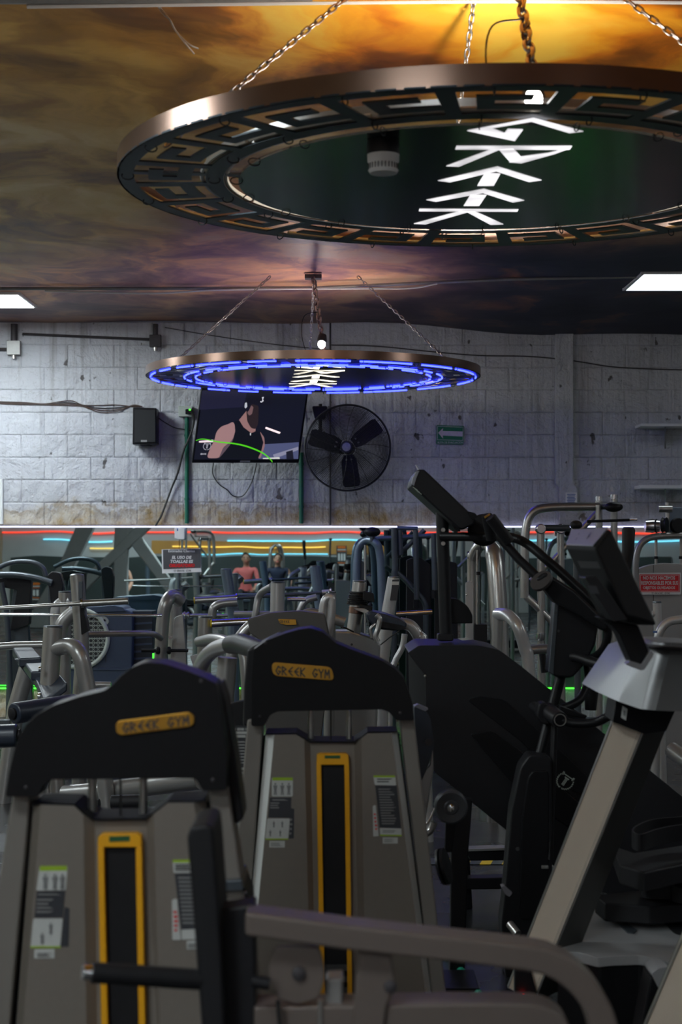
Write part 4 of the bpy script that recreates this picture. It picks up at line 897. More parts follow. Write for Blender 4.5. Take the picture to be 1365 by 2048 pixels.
# ---------------------------------------------------------------- black cross trainer behind the treadmill
t = thing('cross_trainer', 'black cross trainer with a wedge shaped body and slanted console on a post', 'cross trainer', (1.0, 6.5, 0))
def fl(D): return HY+F*EZ/D
bp = rnd([(817, 1305), (838, 1291), (958, 1291), (1000, 1300), (1045, 1334), (1100, 1378), (1250, 1500), (1365, 1592), (1480, 1690), (1480, 1835), (1365, 1835), (1200, 1795), (1100, 1726), (1015, 1662), (870, 1545), (853, 1524), (851, 1350)], [3, 4, 8, 10, 0, 0, 0, 0, 8, 8, 0, 20, 0, 0, 8, 8, 4])
m = MB(); m.px(bp, lambda a, b: 6.3 if a > 845 else 6.45, .46); m.build('body_shell', 'black_soft', t, .015, seg=3)
MB().loft([[U(817, 1306, 6.45), U(852, 1350, 6.3), U(853, 1524, 6.3), U(822, 1500, 6.45)], [U(817, 1306, 6.9), U(852, 1350, 6.72), U(853, 1524, 6.72), U(822, 1500, 6.9)]]).build('end_cover', 'matte', t, .006)
for pts in ([(935, 1400), (960, 1392), (1010, 1400), (1120, 1500), (1235, 1610), (1140, 1580), (1040, 1480)], [(940, 1468), (985, 1462), (1040, 1500), (1220, 1660), (1200, 1690), (1090, 1625), (1015, 1555)]):
    plate('raised_panel', 'black', t, rnd(pts, 8), 6.288, .03, .006)
for p in ((851, 1352), (852, 1470), (851, 1420)): MB().ball(U(*p, 6.29), .005, 8, 6).build('screw', 'brushed', t)
emblem('emblem', 'cream', t, U(1131, 1562, 6.284), 18*ppm(6.28), tilt=-.6)
plate('top_mark', 'sticker', t, [(915, 1277), (935, 1275), (946, 1279), (925, 1281)], 6.6, .004)
m = rod('mast', 'black_soft', t, U(884, 1010, 6.55), U(893, 1282, 6.55), .0245, 18)
for y in (1060, 1087): MB().lathe([(.0085, 0), (.0075, -.004)], U(887, y, 6.525), (0, 1, 0), 12).build('mast_bolt', 'brushed', t)
plate('mast_foot', 'black_soft', t, rnd(rect(876, 1268, 908, 1282), 4), 6.52, .07, .005)
cs = [(823, 972), (825, 957), (831, 944), (838, 939), (849, 939), (858, 947), (954, 1038), (948, 1050), (926, 1060), (918, 1058), (899, 1041)]
plate('console', 'black_soft', t, rnd(cs, [3, 3, 2, 2, 2, 3, 4, 4, 4, 3, 3]), 6.35, .4, .012, seg=3)
plate('console_edge', 'cap_plastic' if False else pmat('console_rim', (.3, .31, .34), .35, .2, .05), t, [(823, 968), (826, 955), (833, 943), (840, 941), (834, 955), (829, 972)], 6.345, .01, .002)
for k in range(3): plate('speaker_slot', 'cream', t, [(826+k*4, 973+k*4), (836+k*4, 980+k*4), (836+k*4, 981.5+k*4), (826+k*4, 974.5+k*4)], 6.345, .004)
plate('console_ledge', 'black', t, rnd([(899, 1041), (918, 1048), (922, 1064), (910, 1058)], 3), 6.38, .3, .004); plate('heart_sensor', 'black', t, rnd([(935, 1022), (951, 1026), (957, 1034), (945, 1040)], 3), 6.33, .05, .004)
rod('antenna_card', 'paper', t, U(832, 930, 6.5), U(838, 940, 6.5), .003, 6)
plate('mast_shield', 'black', t, rnd([(901, 1197), (915, 1197), (935, 1210), (946, 1230), (946, 1247), (901, 1247)], [0, 8, 10, 6, 2, 0]), 6.6, .1, .006)
pipe('handlebar', 'black', t, [(884, 1073, 6.5), (960, 1074, 6.4), (1036, 1078, 6.3), (1100, 1125, 6.2), (1170, 1188, 6.15), (1215, 1230, 6.1)], .0175, curve=True, n=14)
pipe('moving_arm', 'black', t, [(1000, 1075, 6.15), (1040, 1120, 6.1), (1080, 1158, 6.05)], .016, n=12)
g = rod('grip', 'rubber', t, U(981, 1034, 6.1), U(1020, 1085, 6.12), .021, 16, .004); rod('grip_end', 'gold', g, U(974, 1030, 6.2), U(976, 1033, 6.2), .012, 10)
rod('rear_grip', 'rubber', t, U(974, 1030, 6.22), U(984, 1078, 6.25), .0205, 14)
m = MB(); m.lathe([(.062, 0), (.062, -.012), (.05, -.02)], U(968, 1060, 6.5), (0, 1, 0), 24); m.build('pulley_guard', 'black_soft', t)
m = MB(); q = [U(1072, 1158, 6.0), U(1092, 1143, 6.0), U(1150, 1180, 5.95), U(1216, 1243, 5.9), U(1214, 1266, 5.9), U(1160, 1232, 5.95), U(1110, 1205, 6.0)]
m.loft([q, [p+Vector((0, .09, 0)) for p in q]]); m.build('arm_cover', 'black', t, .012, seg=3)
MB().lathe([(.042, 0), (.042, -.012), (.036, -.016)], U(1082, 1160, 6.0), (-.55, -.55, .6), 22).build('cover_cap', pmat('cover_grey', (.06, .055, .055), .35, .2, .05), t)
plate('lower_shroud', 'black_soft', t, rnd([(1113, 1203), (1150, 1205), (1200, 1240), (1192, 1290), (1170, 1330), (1145, 1357), (1112, 1354), (1098, 1344)], [6, 6, 8, 8, 10, 10, 6, 4]), 6.05, .12, .01, seg=3)
plate('shroud_edge', 'steel_dark', t, [(1110, 1207), (1119, 1203), (1108, 1350), (1098, 1344)], 6.045, .02, .003)
for p in ((1112, 1226), (1118, 1262)): MB().lathe([(.005, 0), (.005, .002)], U(*p, 6.043), (0, 1, 0), 8).build('rivet', 'ink', t, smooth=False)
pipe('front_handle', 'black', t, [(1148, 1314, 6.0), (1162, 1316, 5.95), (1190, 1326, 5.85), (1228, 1334, 5.75), (1290, 1340, 5.7)], .0185, curve=True, n=14)
pipe('loop_handle', 'black', t, [(1213, 1235, 5.95), (1216, 1272, 5.95), (1205, 1302, 5.98), (1180, 1318, 6.1), (1166, 1316, 6.2)], .015, curve=True, n=12)
pipe('loop_handle', 'black', t, [(1176, 1330, 6.15), (1177, 1362, 6.12), (1163, 1396, 6.08), (1140, 1412, 6.05), (1112, 1420, 6.02)], .0155, curve=True, n=12)
pipe('far_grip', 'rubber', t, [(1187, 1318, 6.6), (1184, 1370, 6.6), (1182, 1420, 6.6)], [.018, .03, .022], n=14)
rod('crank_post', 'black', t, U(1122, 1352, 6.1), U(1079, 1520, 6.0), .0195, 16)
plate('crank_joint', 'black_soft', t, rnd([(1078, 1407), (1090, 1404), (1106, 1416), (1100, 1450), (1084, 1448), (1074, 1432)], 5), 5.96, .08, .008)
rod('joint_pin', 'black_soft', t, U(1068, 1414, 6.15), U(1084, 1424, 6.0), .02, 16, .004)
jr = rod('joint_barrel', 'black_soft', t, U(1094, 1420, 6.0), U(1121, 1440, 5.88), .029, 20, .004); MB().tube([U(1121, 1440, 5.875)+Vector((.02*math.cos(k*PI/10), -.002, .02*math.sin(k*PI/10))) for k in range(20)], .002, 5, closed=True).build('joint_ring', 'brushed', jr)
pipe('swing_bar', 'black', t, [(1122, 1440, 5.9), (1150, 1447, 5.88), (1190, 1445, 5.86), (1215, 1434, 5.84), (1240, 1420, 5.84)], .0155, curve=True, n=12)
plate('pedal_bracket', 'black', t, [(1122, 1412), (1176, 1432), (1172, 1437), (1120, 1428)], 5.95, .05, .003)
rod('pull_rod', 'black', t, U(1110, 1450, 5.98), U(1100, 1720, 5.9), .012, 12)
plate('link_cover', 'black_soft', t, rnd([(1042, 1535), (1060, 1510), (1098, 1512), (1104, 1520), (1106, 1780), (1100, fl(5.9)), (1012, fl(5.9)), (1003, 1850), (1010, 1790), (1024, 1620)], [8, 5, 3, 2, 0, 0, 4, 8, 4, 8]), 5.9, .13, .01, seg=3)
plate('link_inset', 'black', t, rnd([(1056, 1556), (1066, 1541), (1098, 1541), (1100, 1560), (1098, 1840), (1040, 1840), (1044, 1640)], 8), 5.893, .02, .006)
MB().lathe([(.007, 0), (.007, .002)], U(1036, 1698, 5.894), (0, 1, 0), 10).build('rivet', 'ink', t, smooth=False)
plate('pedal_tip', pmat('pedal_grey', (.3, .29, .32), .35, .3, .05), t, rnd([(1003, 1774), (1010, 1772), (1026, 1786), (1020, 1794), (1012, 1790)], 2), 5.88, .05, .003)
rod('roller', 'brushed', t, U(1020, 1848, 5.82), U(1036, 1868, 5.78), .014, 14)
for k in range(2): plate('spring_bolt', 'zinc', t, rect(1084+k*6, 1732, 1090+k*8, 1738), 5.88, .02, .002)
plate('rear_rail', 'black', t, [(902, 1704), (1150, 1697), (1150, 1720), (902, 1722)], lambda a, b: 7.3, .07, .004); plate('rail_top', 'zinc', t, [(906, 1699), (1150, 1692), (1150, 1697), (906, 1704)], 7.295, .08, .002)
plate('base_rail', 'black_soft', t, [(900, 1735), (935, 1757), (1010, 1755), (1150, 1752), (1150, 1776), (930, 1780), (890, 1755)], 6.9, .08, .006)
for a, b in ((910, 940), (1280, 1330)): plate('base_foot', 'black', t, [(a, 1715), (b, 1715), (b+6, fl(7.0)), (a-6, fl(7.0))], 7.0, .1, .005)
plate('body_leg', 'black', t, [(1240, 1700), (1420, 1700), (1420, fl(6.5)), (1240, fl(6.5))], 6.5, .2, .006)
m = MB(); q = [Uz(*p, .35) for p in ((1190, 1790), (1290, 1780), (1500, 1775), (1500, 1800), (1300, 1812), (1210, 1806))]; m.prism([p-Vector((0, 0, .06)) for p in q], (0, 0, .06)); m.build('pedal', 'rubber', t, .006); 
m = MB(); q = [Uz(*p, .5) for p in ((1225, 1690), (1270, 1705), (1500, 1670), (1500, 1700), (1290, 1745), (1240, 1730))]; m.prism([p-Vector((0, 0, .06)) for p in q], (0, 0, .06)); m.build('pedal', 'rubber', t, .006)
def strap(pts, z, h):
    P = cat([Uz(*p, z) for p in pts], 5); m = MB(); n = len(P); rings = []
    for i, p in enumerate(P):
        a, b = P[max(i-1, 0)], P[min(i+1, n-1)]; d = (b-a).normalized(); k = d.cross(Vector((0, 0, 1))).normalized()*.003
        rings.append([p-k, p+k, p+k-Vector((0, 0, h)), p-k-Vector((0, 0, h))])
    return m.loft(rings).build('foot_strap', 'rubber', t)
strap([(1480, 1622), (1365, 1633), (1310, 1638), (1280, 1648), (1267, 1658), (1271, 1666), (1285, 1668), (1315, 1658), (1365, 1649), (1480, 1640)], .6, .052)
strap([(1480, 1778), (1365, 1764), (1320, 1753), (1295, 1753), (1282, 1758), (1288, 1764), (1310, 1767), (1340, 1768), (1365, 1776), (1480, 1800)], .41, .05)
MB().tube([Uz(1203, 1785, .3), Uz(1215, 1790, .3), Uz(1240, 1794, .3), Uz(1277, 1796, .3)], .005, 8).build('pedal_rim', 'chrome', t)
# pulley stand between tower and cross trainer
t = thing('pulley_stand', 'small pulley post with round grey wheel right of the yellow framed tower', 'pulley', (U(900, 1900, 5.6).x, 5.7, 0))
plate('post', 'black_soft', t, [(905, 1590), (946, 1600), (938, 1700), (930, fl(5.9)), (900, fl(5.9)), (903, 1700)], 5.9, .06, .005)
plate('side_pad', 'vinyl', t, rnd([(829, 1413), (850, 1419), (862, 1438), (869, 1490), (858, 1530), (842, 1566), (832, 1480)], [4, 3, 5, 10, 10, 4, 3]), 5.55, .1, .01, seg=3)
plate('pad_top', pmat('pad_grey', (.2, .2, .24), .35, 0, .05), t, rnd([(829, 1413), (836, 1409), (858, 1418), (851, 1423)], 2), 5.54, .05, .003)
MB().lathe([(.012, 0), (.012, -.006)], U(858, 1484, 5.54), (0, 1, 0), 10).build('pad_bolt', 'rust', t)
plate('pad_bracket', 'silver', t, [(836, 1560), (860, 1530), (866, 1490), (868, 1540), (852, 1640), (846, fl(5.6)), (838, fl(5.6))], 5.62, .05, .004)
pc = U(902, 1613, 5.5); w = MB().lathe([(.0, -.03), (.02, -.03), (.024, -.024), (.048, -.026), (.054, -.02), (.05, -.004), (.05, .004), (.054, .02), (.0, .022)], pc, (0, 1, 0), 32).build('wheel', pmat('wheel_grey', (.06, .065, .075), .42, .1, .1), t)
MB().lathe([(.013, -.03), (.013, -.034), (.006, -.038), (0, -.038)], pc, (0, 1, 0), 14).build('axle', 'chrome', w)
plate('fork', 'black', t, [(893, 1630), (915, 1630), (905, 1705), (890, 1705)], 5.56, .03, .004)
MB().lathe([(0, -.016), (.058, -.012), (.06, -.004), (.052, 0), (.06, .004), (.058, .012), (0, .016)], U(888, 1733, 5.5), (.93, -.25, .25), 28).build('lower_wheel', 'black_soft', t)
pipe('drive_cable', 'brushed', t, [(872, 1612, 5.5), (860, 1640, 5.48), (845, 1660, 5.45)], .003); pipe('curved_tube', 'brushed', t, [(868, 1645, 5.6), (862, 1660, 5.6), (852, 1668, 5.6)], .012, curve=True)
plate('base_plate', 'black', t, rect(850, fl(5.7)-8, 960, fl(5.7)), 5.6, .25, .004)
# hose on the floor, hazard tape
o = MB().tube(cat([Uz(860, 1850, .02), Uz(905, 1915, .02), Uz(935, 1962, .02), Uz(965, 1998, .02), Uz(1000, 2040, .02)]), .016, 10).build('floor_hose', 'hose'); tag(o, 'green hose on the floor behind the curved front bar', 'hose')
t = thing('floor_tape', 'black and yellow hazard tape on the floor under the cross trainer', 'floor tape', Uz(950, 1724, .002))
for k in range(9):
    x = 850+k*22; q = [Uz(x+8, 1717, .002), Uz(x+30, 1717, .002), Uz(x+22, 1729, .002), Uz(x, 1729, .002)]; MB().prism(q, (0, 0, .002)).build('stripe', 'yellow_cap' if k % 2 else 'steel_dark', t, smooth=False)
# ---------------------------------------------------------------- benches and frames in the middle of the room
def post(par, x0, y0, x1, D, r, mat='silver', cap=True, name='post', ybend=None):
    ye = fl(D); o = MB().tube([U(x0, y0, D), U(x1, ye, D)], r, 20).build(name, mat, par, .003)
    if cap: MB().lathe([(r*.98, 0), (r*1.02, .002), (r*.95, .009), (0, .01)], U(x0, y0, D), (0, 0, 1), 20).build('end_cap', 'steel_dark', o)
    return o
# decline bench at far left
t = thing('decline_bench', 'decline bench at far left with dark pads and padded leg rollers', 'bench', (U(90, 0, 9.4).x, 9.4, 0))
post(t, 106, 1254, 82, 9.4, .0525); pipe('brace', 'silver', t, [(100, 1300, 9.4), (140, 1292, 9.35), (160, 1310, 9.3), (172, 1360, 9.3), (180, 1420, 9.3), (196, fl(9.3), 9.3)], .045, curve=True, n=16)
def pad(a, b, c, d, D0, D1, th, name='pad', mat='vinyl'):   # near-left, near-right, far-right, far-left of the top face
    q = [U(*a, D0), U(*b, D0), U(*c, D1), U(*d, D1)]; MB().loft([[p-Vector((0, 0, th)) for p in q], q]).build(name, mat, t, .012, seg=3)
pad((38, 1316), (84, 1314), (66, 1294), (25, 1295), 9.7, 10.2, .055); pad((62, 1343), (104, 1341), (90, 1319), (46, 1321), 9.45, 9.75, .055); pad((88, 1400), (135, 1364), (118, 1345), (66, 1347), 9.2, 9.5, .05)
pipe('front_leg', 'silver', t, [(55, 1335, 9.9), (32, 1415, 9.9), (6, fl(9.9), 9.9)], .05); pipe('rear_tube', 'silver', t, [(-40, 1296, 10.3), (30, 1291, 10.3), (90, 1290, 10.3)], .024)
plate('pad_rail', 'steel_dark', t, [(28, 1318), (40, 1318), (118, 1412), (100, 1412)], 9.75, .08, .004)
def roller(a, b, D0, D1, r):
    A, B = U(*a, D0), U(*b, D1); o = MB().tube([A, B], r, 22).build('leg_roller', 'vinyl', t, .012, seg=3); d = (A-B).normalized(); MB().lathe([(r*.55, 0), (r*.55, .012), (r*.4, .016), (0, .016)], A, d, 18).build('roller_cap', 'rubber', o)
roller((27, 1427), (150, 1408), 8.6, 8.9, .055); roller((36, 1471), (-90, 1476), 8.4, 8.4, .058)
rod('roller_axle', 'brushed', t, U(34, 1470, 8.45), U(70, 1465, 8.5), .012); plate('roller_frame', 'steel_dark', t, [(-60, 1440), (20, 1440), (20, 1452), (-60, 1456)], 9.0, .05, .004)
pipe('base_tube', 'silver', t, [(130, 1590, 8.6), (210, 1583, 8.5), (400, 1558, 8.2)], .05, n=16); post(t, 205, 1500, 222, 8.4, .04, name='base_post'); post(t, 110, 1500, 122, 8.7, .04, name='base_post')
rod('base_roller', 'rubber', t, U(222, 1605, 8.0), U(290, 1603, 8.0), .035, 16, .006); rod('base_roller', 'rubber', t, U(150, 1612, 8.0), U(200, 1612, 8.0), .035, 16, .006)
pipe('thin_strut', 'brushed', t, [(94, 1550, 8.4), (106, fl(8.4), 8.4)], .012); rod('bolt_end', 'chrome', t, U(78, 1300+38, 9.3), U(82, 1338, 9.3), .016, 12); rod('bolt_end', 'chrome', t, U(76, 1392, 9.2), U(82, 1392, 9.2), .018, 12)
o = rod('water_bottle', pmat('clear_bottle', (.5, .55, .52), .15, 0, .1), None, U(28, fl(12.8), 12.8), U(28, fl(12.8)-36, 12.8), .034, 16); tag(o, 'clear plastic bottle on the floor behind the decline bench', 'bottle')

def rack_post(par, pts, r, D, mat):             # slanted upright with a hook for the bar
    P = [U(x, y, D) for x, y in pts]; P.append(U(pts[-1][0], fl(D), D)); return MB().tube(bend(P, .1), r, 18).build('upright', mat, par, .003)
def hook(par, pts, D): return plate('bar_hook', 'black', par, rnd(pts, 2), D-.07, .1, .005)
def barbell(label, x0, y0, x1, y1, D, D1=None, sleeves=((0, .2),), r=.0135, rs=.024, cap=None, mat='brushed'):
    D1 = D1 or D; A, B = U(x0, y0, D), U(x1, y1, D1); o = thing('barbell', label, 'barbell', (A+B)/2)
    MB().tube([A, B], r, 12).build('bar', mat, o)
    for a, b in sleeves:
        p, q = A.lerp(B, a), A.lerp(B, b); s_ = MB().tube([p, q], rs, 16).build('sleeve', 'brushed', o, .002); c_ = MB().tube([q+(p-q)*.0, q+(q-p).normalized()*.012], rs*1.35, 16).build('collar', 'chrome', s_)
        if cap: MB().tube([p, p-(q-p).normalized()*.006], rs*1.02, 16).build('end_cap', cap, s_)
    return o
# bench press stand at left
t = thing('bench_press_stand', 'grey bench press stand at left with slanted posts in front of the blue cooler', 'bench', (U(220, 0, 10.6).x, 10.6, 0))
rack_post(t, [(154, 1150), (160, 1230), (165, 1300), (158, 1420)], .044, 10.5, 'silver'); MB().lathe([(.045, 0), (.03, .008), (0, .009)], U(154, 1150, 10.5), (0, 0, 1), 18).build('end_cap', 'steel_dark', t)
hook(t, [(161, 1195), (171, 1207), (167, 1222), (172, 1240), (176, 1262), (163, 1270), (160, 1225)], 10.5); plate('number_plate', 'steel_dark', t, rect(157, 1163, 165, 1200), 10.44, .02, .002)
pipe('cross_tube', 'silver', t, [(170, 1269, 10.7), (260, 1267, 10.8), (305, 1268, 10.9), (322, 1277, 11.0)], .019, curve=True); rod('spotter_rail', 'chrome', t, U(-30, 1229, 10.9), U(324, 1231, 10.9), .009)
pipe('seat_tube', 'silver', t, [(122, 1300, 10.8), (124, 1250, 10.8), (150, 1222, 10.8)], .045, curve=True); post(t, 130, 1185, 128, 11.0, .042); pipe('shoulder_tube', 'silver_pale', t, [(112, 1260, 11), (115, 1215, 11), (140, 1200, 11)], .04, curve=True)
pipe('low_tube', 'silver', t, [(168, 1369, 10.6), (222, 1370, 10.6)], .02)
barbell('long barbell on the left bench stand with a plain steel sleeve', 257, 1202, -120, 1223, 10.36, None, ((0, .24),), .0125, .021)
# curved plate tree next to the cooler
t = thing('plate_tree', 'grey plate storage stand with rubber stopped pegs, right of the blue cooler', 'weight rack', (U(340, 0, 11.3).x, 11.3, 0))
pipe('curved_post', 'silver', t, [(362, 1203, 11.4), (345, 1192, 11.35), (333, 1206, 11.3), (326, 1240, 11.3), (321, 1330, 11.3), (312, fl(11.3), 11.3)], .044, curve=True, n=18)
plate('rear_post', 'silver', t, rnd([(349, 1235), (366, 1228), (373, 1310), (376, fl(11.5)), (336, fl(11.5)), (339, 1330)], 4), 11.4, .09, .01, seg=3)
post(t, 350, 1181, 352, 11.6, .05, cap=True)
for a, b, f in (((283, 1301), (312, 1301), 316), ((377, 1301), (342, 1301), 337)):
    o = rod('peg', 'rubber', t, U(*a, 11.25), U(*b, 11.25), .011, 12); MB().lathe([(.02, 0), (.026, .008), (.026, .02), (.016, .028)], U(b[0], 1301, 11.25), (1 if a[0] < b[0] else -1, 0, 0), 16).build('stopper', 'rubber', o)
MB().lathe([(.014, 0), (.012, -.008)], U(341, 1275, 11.25), (0, 1, 0), 12).build('bolt', 'chrome', t)
MB().box(U(307, 1312, 11.4), (.012, .01, .035)).build('status_light', 'led_green', t, smooth=False)
# bench B
t = thing('olympic_bench', 'grey bench stand in the centre left with capped front post and bent arm', 'bench', (U(420, 0, 10.9).x, 10.9, 0))
post(t, 411, 1235, 402, 10.8, .0465); pipe('arm', 'silver', t, [(398, 1284, 10.8), (430, 1278, 10.6), (462, 1288, 10.4), (490, 1320, 10.3), (500, fl(10.3), 10.3)], .035, curve=True, n=16)
rod('weight_horn', 'chrome', t, U(424, 1247, 10.75), U(515, 1242, 10.75), .0245, 18, .002); MB().lathe([(.025, 0), (.025, .008)], U(424, 1247, 10.75), (-1, 0, 0), 16).build('horn_cap', 'yellow_cap', t)
rack_post(t, [(452, 1139), (462, 1200), (468, 1240)], .0385, 12, 'steel_blue'); MB().lathe([(.039, 0), (.03, .007), (0, .008)], U(452, 1139, 12), (0, 0, 1), 18).build('end_cap', 'steel_dark', t); hook(t, [(468, 1190), (476, 1197), (474, 1207), (466, 1208)], 12)
pipe('curved_tube', 'silver', t, [(424, 1236, 11.6), (428, 1216, 11.6), (445, 1207, 11.6), (475, 1204, 11.6)], .03, curve=True); plate('bracket', 'silver', t, [(380, 1312), (396, 1308), (398, 1340), (386, 1330)], 10.9, .05, .004)
plate('post_shroud', 'steel_blue', t, rnd([(463, 1190), (474, 1195), (480, 1230), (474, 1236), (466, 1230)], 3), 11.96, .03, .004)
barbell('dark barbell with yellow sleeve end on the centre left bench', 390, 1201, 600, 1188, 11.8, None, ((0, .39),), .013, .0245, 'yellow_cap', 'steel_dark')
barbell('chrome barbell stored low behind the curved plate stand', 330, 1231, 600, 1230, 12.2, None, ((.02, .14), (.14, .17)), .012, .02)
# bench C
t = thing('olympic_bench', 'grey bench stand in the middle with a tall capped pale post', 'bench', (U(570, 0, 11.3).x, 11.3, 0))
post(t, 556, 1166, 548, 11.2, .0475, 'silver_pale'); pipe('front_arm', 'silver', t, [(500, 1300, 11.4), (512, 1225, 11.4), (520, 1190, 11.4), (545, 1172, 11.3)], .024, curve=True)
rack_post(t, [(630, 1133), (638, 1190), (644, 1240)], .042, 13, 'steel_blue'); MB().lathe([(.043, 0), (.03, .007), (0, .008)], U(630, 1133, 13), (0, 0, 1), 18).build('end_cap', 'steel_dark', t)
pipe('curved_tube', 'silver', t, [(598, 1250, 12.6), (600, 1222, 12.6), (612, 1202, 12.6), (634, 1194, 12.6)], .026, curve=True); hook(t, [(641, 1180), (650, 1185), (648, 1197), (640, 1196)], 13)
pipe('long_tube', 'silver', t, [(470, 1228, 11.5), (540, 1228, 11.4), (620, 1232, 11.3)], .021)
rod('horn', 'chrome', t, U(575, 1198, 11.5), U(612, 1199, 11.5), .014)
barbell('dark barbell on the middle bench stand below the arch tower', 560, 1191, 660, 1184, 12.8, None, ((.85, 1),), .013, .022, None, 'steel_dark')
# tower with gold badge behind the right weight tower
t = thing('curl_machine', 'grey machine with dark hood and half hidden gold badge, centre', 'gym machine', (U(600, 0, 7.8).x, 7.8, 0))
pipe('frame_tube', 'silver', t, [(460, 1330, 8), (470, 1292, 8), (498, 1255, 8), (530, 1240, 8), (545, 1240, 8)], .028, curve=True, n=16); post(t, 458, 1330, 450, 8, .028, cap=False, name='frame_post')
plate('hood', pmat('hood_grey', (.075, .07, .066), .4, .2, .06), t, rnd([(495, 1238), (540, 1226), (600, 1222), (650, 1228), (665, 1300), (610, fl(7.8)), (540, fl(7.8)), (526, 1285), (500, 1266)], [3, 8, 8, 6, 4, 0, 0, 4, 3]), 7.75, .12, .008)
bd = plate('badge', 'gold', t, rnd([(556, 1238), (592, 1239), (594, 1250), (572, 1250), (560, 1247)], 2), 7.74, .01, .002); greek('lettering', 'ink', bd, 'GREEK', lquad(559, 1240.5, 580, 1246, 7.738))
pipe('seat_frame', 'silver', t, [(590, 1290, 8.2), (596, 1250, 8.2), (614, 1228, 8.2), (640, 1230, 8.2), (690, 1245, 8.2)], .026, curve=True, n=14)
pipe('hoop', 'silver_pale', t, [(638, 1280, 8.0), (644, 1240, 8.0), (648, 1208, 8.0), (655, 1196, 8.0), (664, 1200, 8.0), (662, 1240, 8.0), (655, 1280, 8.0)], .02, curve=True, n=14); post(t, 662, 1186, 655, 8.3, .026)
# leg machine with coil post
t = thing('leg_machine', 'silver leg machine with a black coil spring on a slanted post', 'gym machine', (U(740, 0, 8.4).x, 8.4, 0))
post(t, 720, 1164, 655, 8.5, .0355, 'brushed', name='slanted_post')
ax_ = (U(720, 1164, 8.5)-U(655, fl(8.5), 8.5)).normalized(); P0 = U(720, 1164, 8.5)
MB().tube([P0-ax_*(.045+.0009*k)+(Vector((math.cos(k*.5), math.sin(k*.5), .0)))*(.042+.0001*k) for k in range(80)], .0052, 6).build('coil', 'rubber', t)
MB().tube([P0-ax_*.125, P0-ax_*.16], .0385, 18).build('bushing', 'copper', t, .003)
plate('pad_clamp', 'rubber', t, rnd([(727, 1182), (748, 1187), (750, 1205), (726, 1200)], 3), 8.4, .08, .008); plate('pad_clamp', 'rubber', t, rnd([(720, 1209), (746, 1213), (744, 1228), (717, 1223)], 3), 8.4, .08, .008)
plate('lever_plate', 'brushed', t, rnd([(708, 1216), (730, 1217), (745, 1226), (742, 1230), (712, 1220)], 2), 8.38, .012, .002)
plate('seat', 'vinyl', t, rnd([(733, 1228), (745, 1223), (770, 1228), (800, 1238), (815, 1247), (812, 1258), (790, 1262), (755, 1258), (736, 1240)], 4), 8.2, .3, .012, seg=3)
plate('seat_edge', 'rubber', t, rnd([(752, 1241), (808, 1252), (814, 1258), (800, 1261), (752, 1254)], 3), 8.15, .06, .008)
pipe('seat_bracket', 'brushed', t, [(753, 1230, 8.1), (760, 1238, 8.1), (757, 1256, 8.1), (752, 1272, 8.1), (756, 1284, 8.1)], .013, curve=True); pipe('seat_bracket', 'brushed', t, [(752, 1248, 8.2), (742, 1258, 8.2), (744, 1276, 8.2)], .008, curve=True)
plate('casting', 'silver', t, rnd([(655, 1262), (705, 1262), (748, 1276), (762, 1290), (760, 1330), (745, fl(8.5)), (640, fl(8.5))], [6, 10, 10, 6, 4, 0, 0]), 8.45, .18, .014, seg=3)
MB().lathe([(.006, 0), (.006, -.003)], U(704, 1289, 8.44), (0, 1, 0), 10).build('bolt', 'ink', t)
pipe('pull_cord', 'cable', t, [(761, 1290, 8.1), (780, 1275, 8.1), (799, 1262, 8.1)], .003); pipe('wire_tie', 'cable', t, [(682, 1254, 8.4), (692, 1256, 8.4), (708, 1264, 8.4)], .004)
# pale label post
t = thing('press_machine', 'pale post machine with a dark instruction plate near its top', 'gym machine', (U(775, 0, 9).x, 9, 0))
m = MB().tube([U(788, 1155, 9), U(776, 1230, 9), U(764, 1320, 9), U(758, fl(9), 9)], [.0315, .036, .04, .042], 22).build('post', 'silver_pale', t, .003); MB().lathe([(.032, 0), (.03, .006), (0, .007)], U(788, 1155, 9), (0, 0, 1), 20).build('end_cap', 'steel_dark', m)
def curved_label(name, mat, x0, x1, y0, y1, dx, D, r=.001): return plate(name, mat, t, [(x0, y0), (x1, y0), (x1-dx, y1), (x0-dx, y1)], D, .004)
curved_label('label', 'sticker', 785, 799, 1163, 1170, 1, 8.962); curved_label('label', 'sticker_dark', 784.5, 798.5, 1170, 1201, 4, 8.962); curved_label('label_head', 'sticker_dark', 785.3, 799, 1159.5, 1163, .5, 8.962)
rod('chrome_handle', 'chrome', t, U(793, 1228, 8.95), U(865, 1224, 8.95), .0125, 16); pipe('curved_arm', 'silver_pale', t, [(800, 1246, 8.6), (822, 1252, 8.6), (838, 1275, 8.6), (846, 1310, 8.6), (856, fl(8.6), 8.6)], .03, curve=True, n=16)
pipe('curved_leg', 'silver_pale', t, [(810, 1268, 9.3), (805, 1295, 9.3), (790, 1325, 9.3), (782, 1370, 9.3), (776, fl(9.3), 9.3)], .017, curve=True)
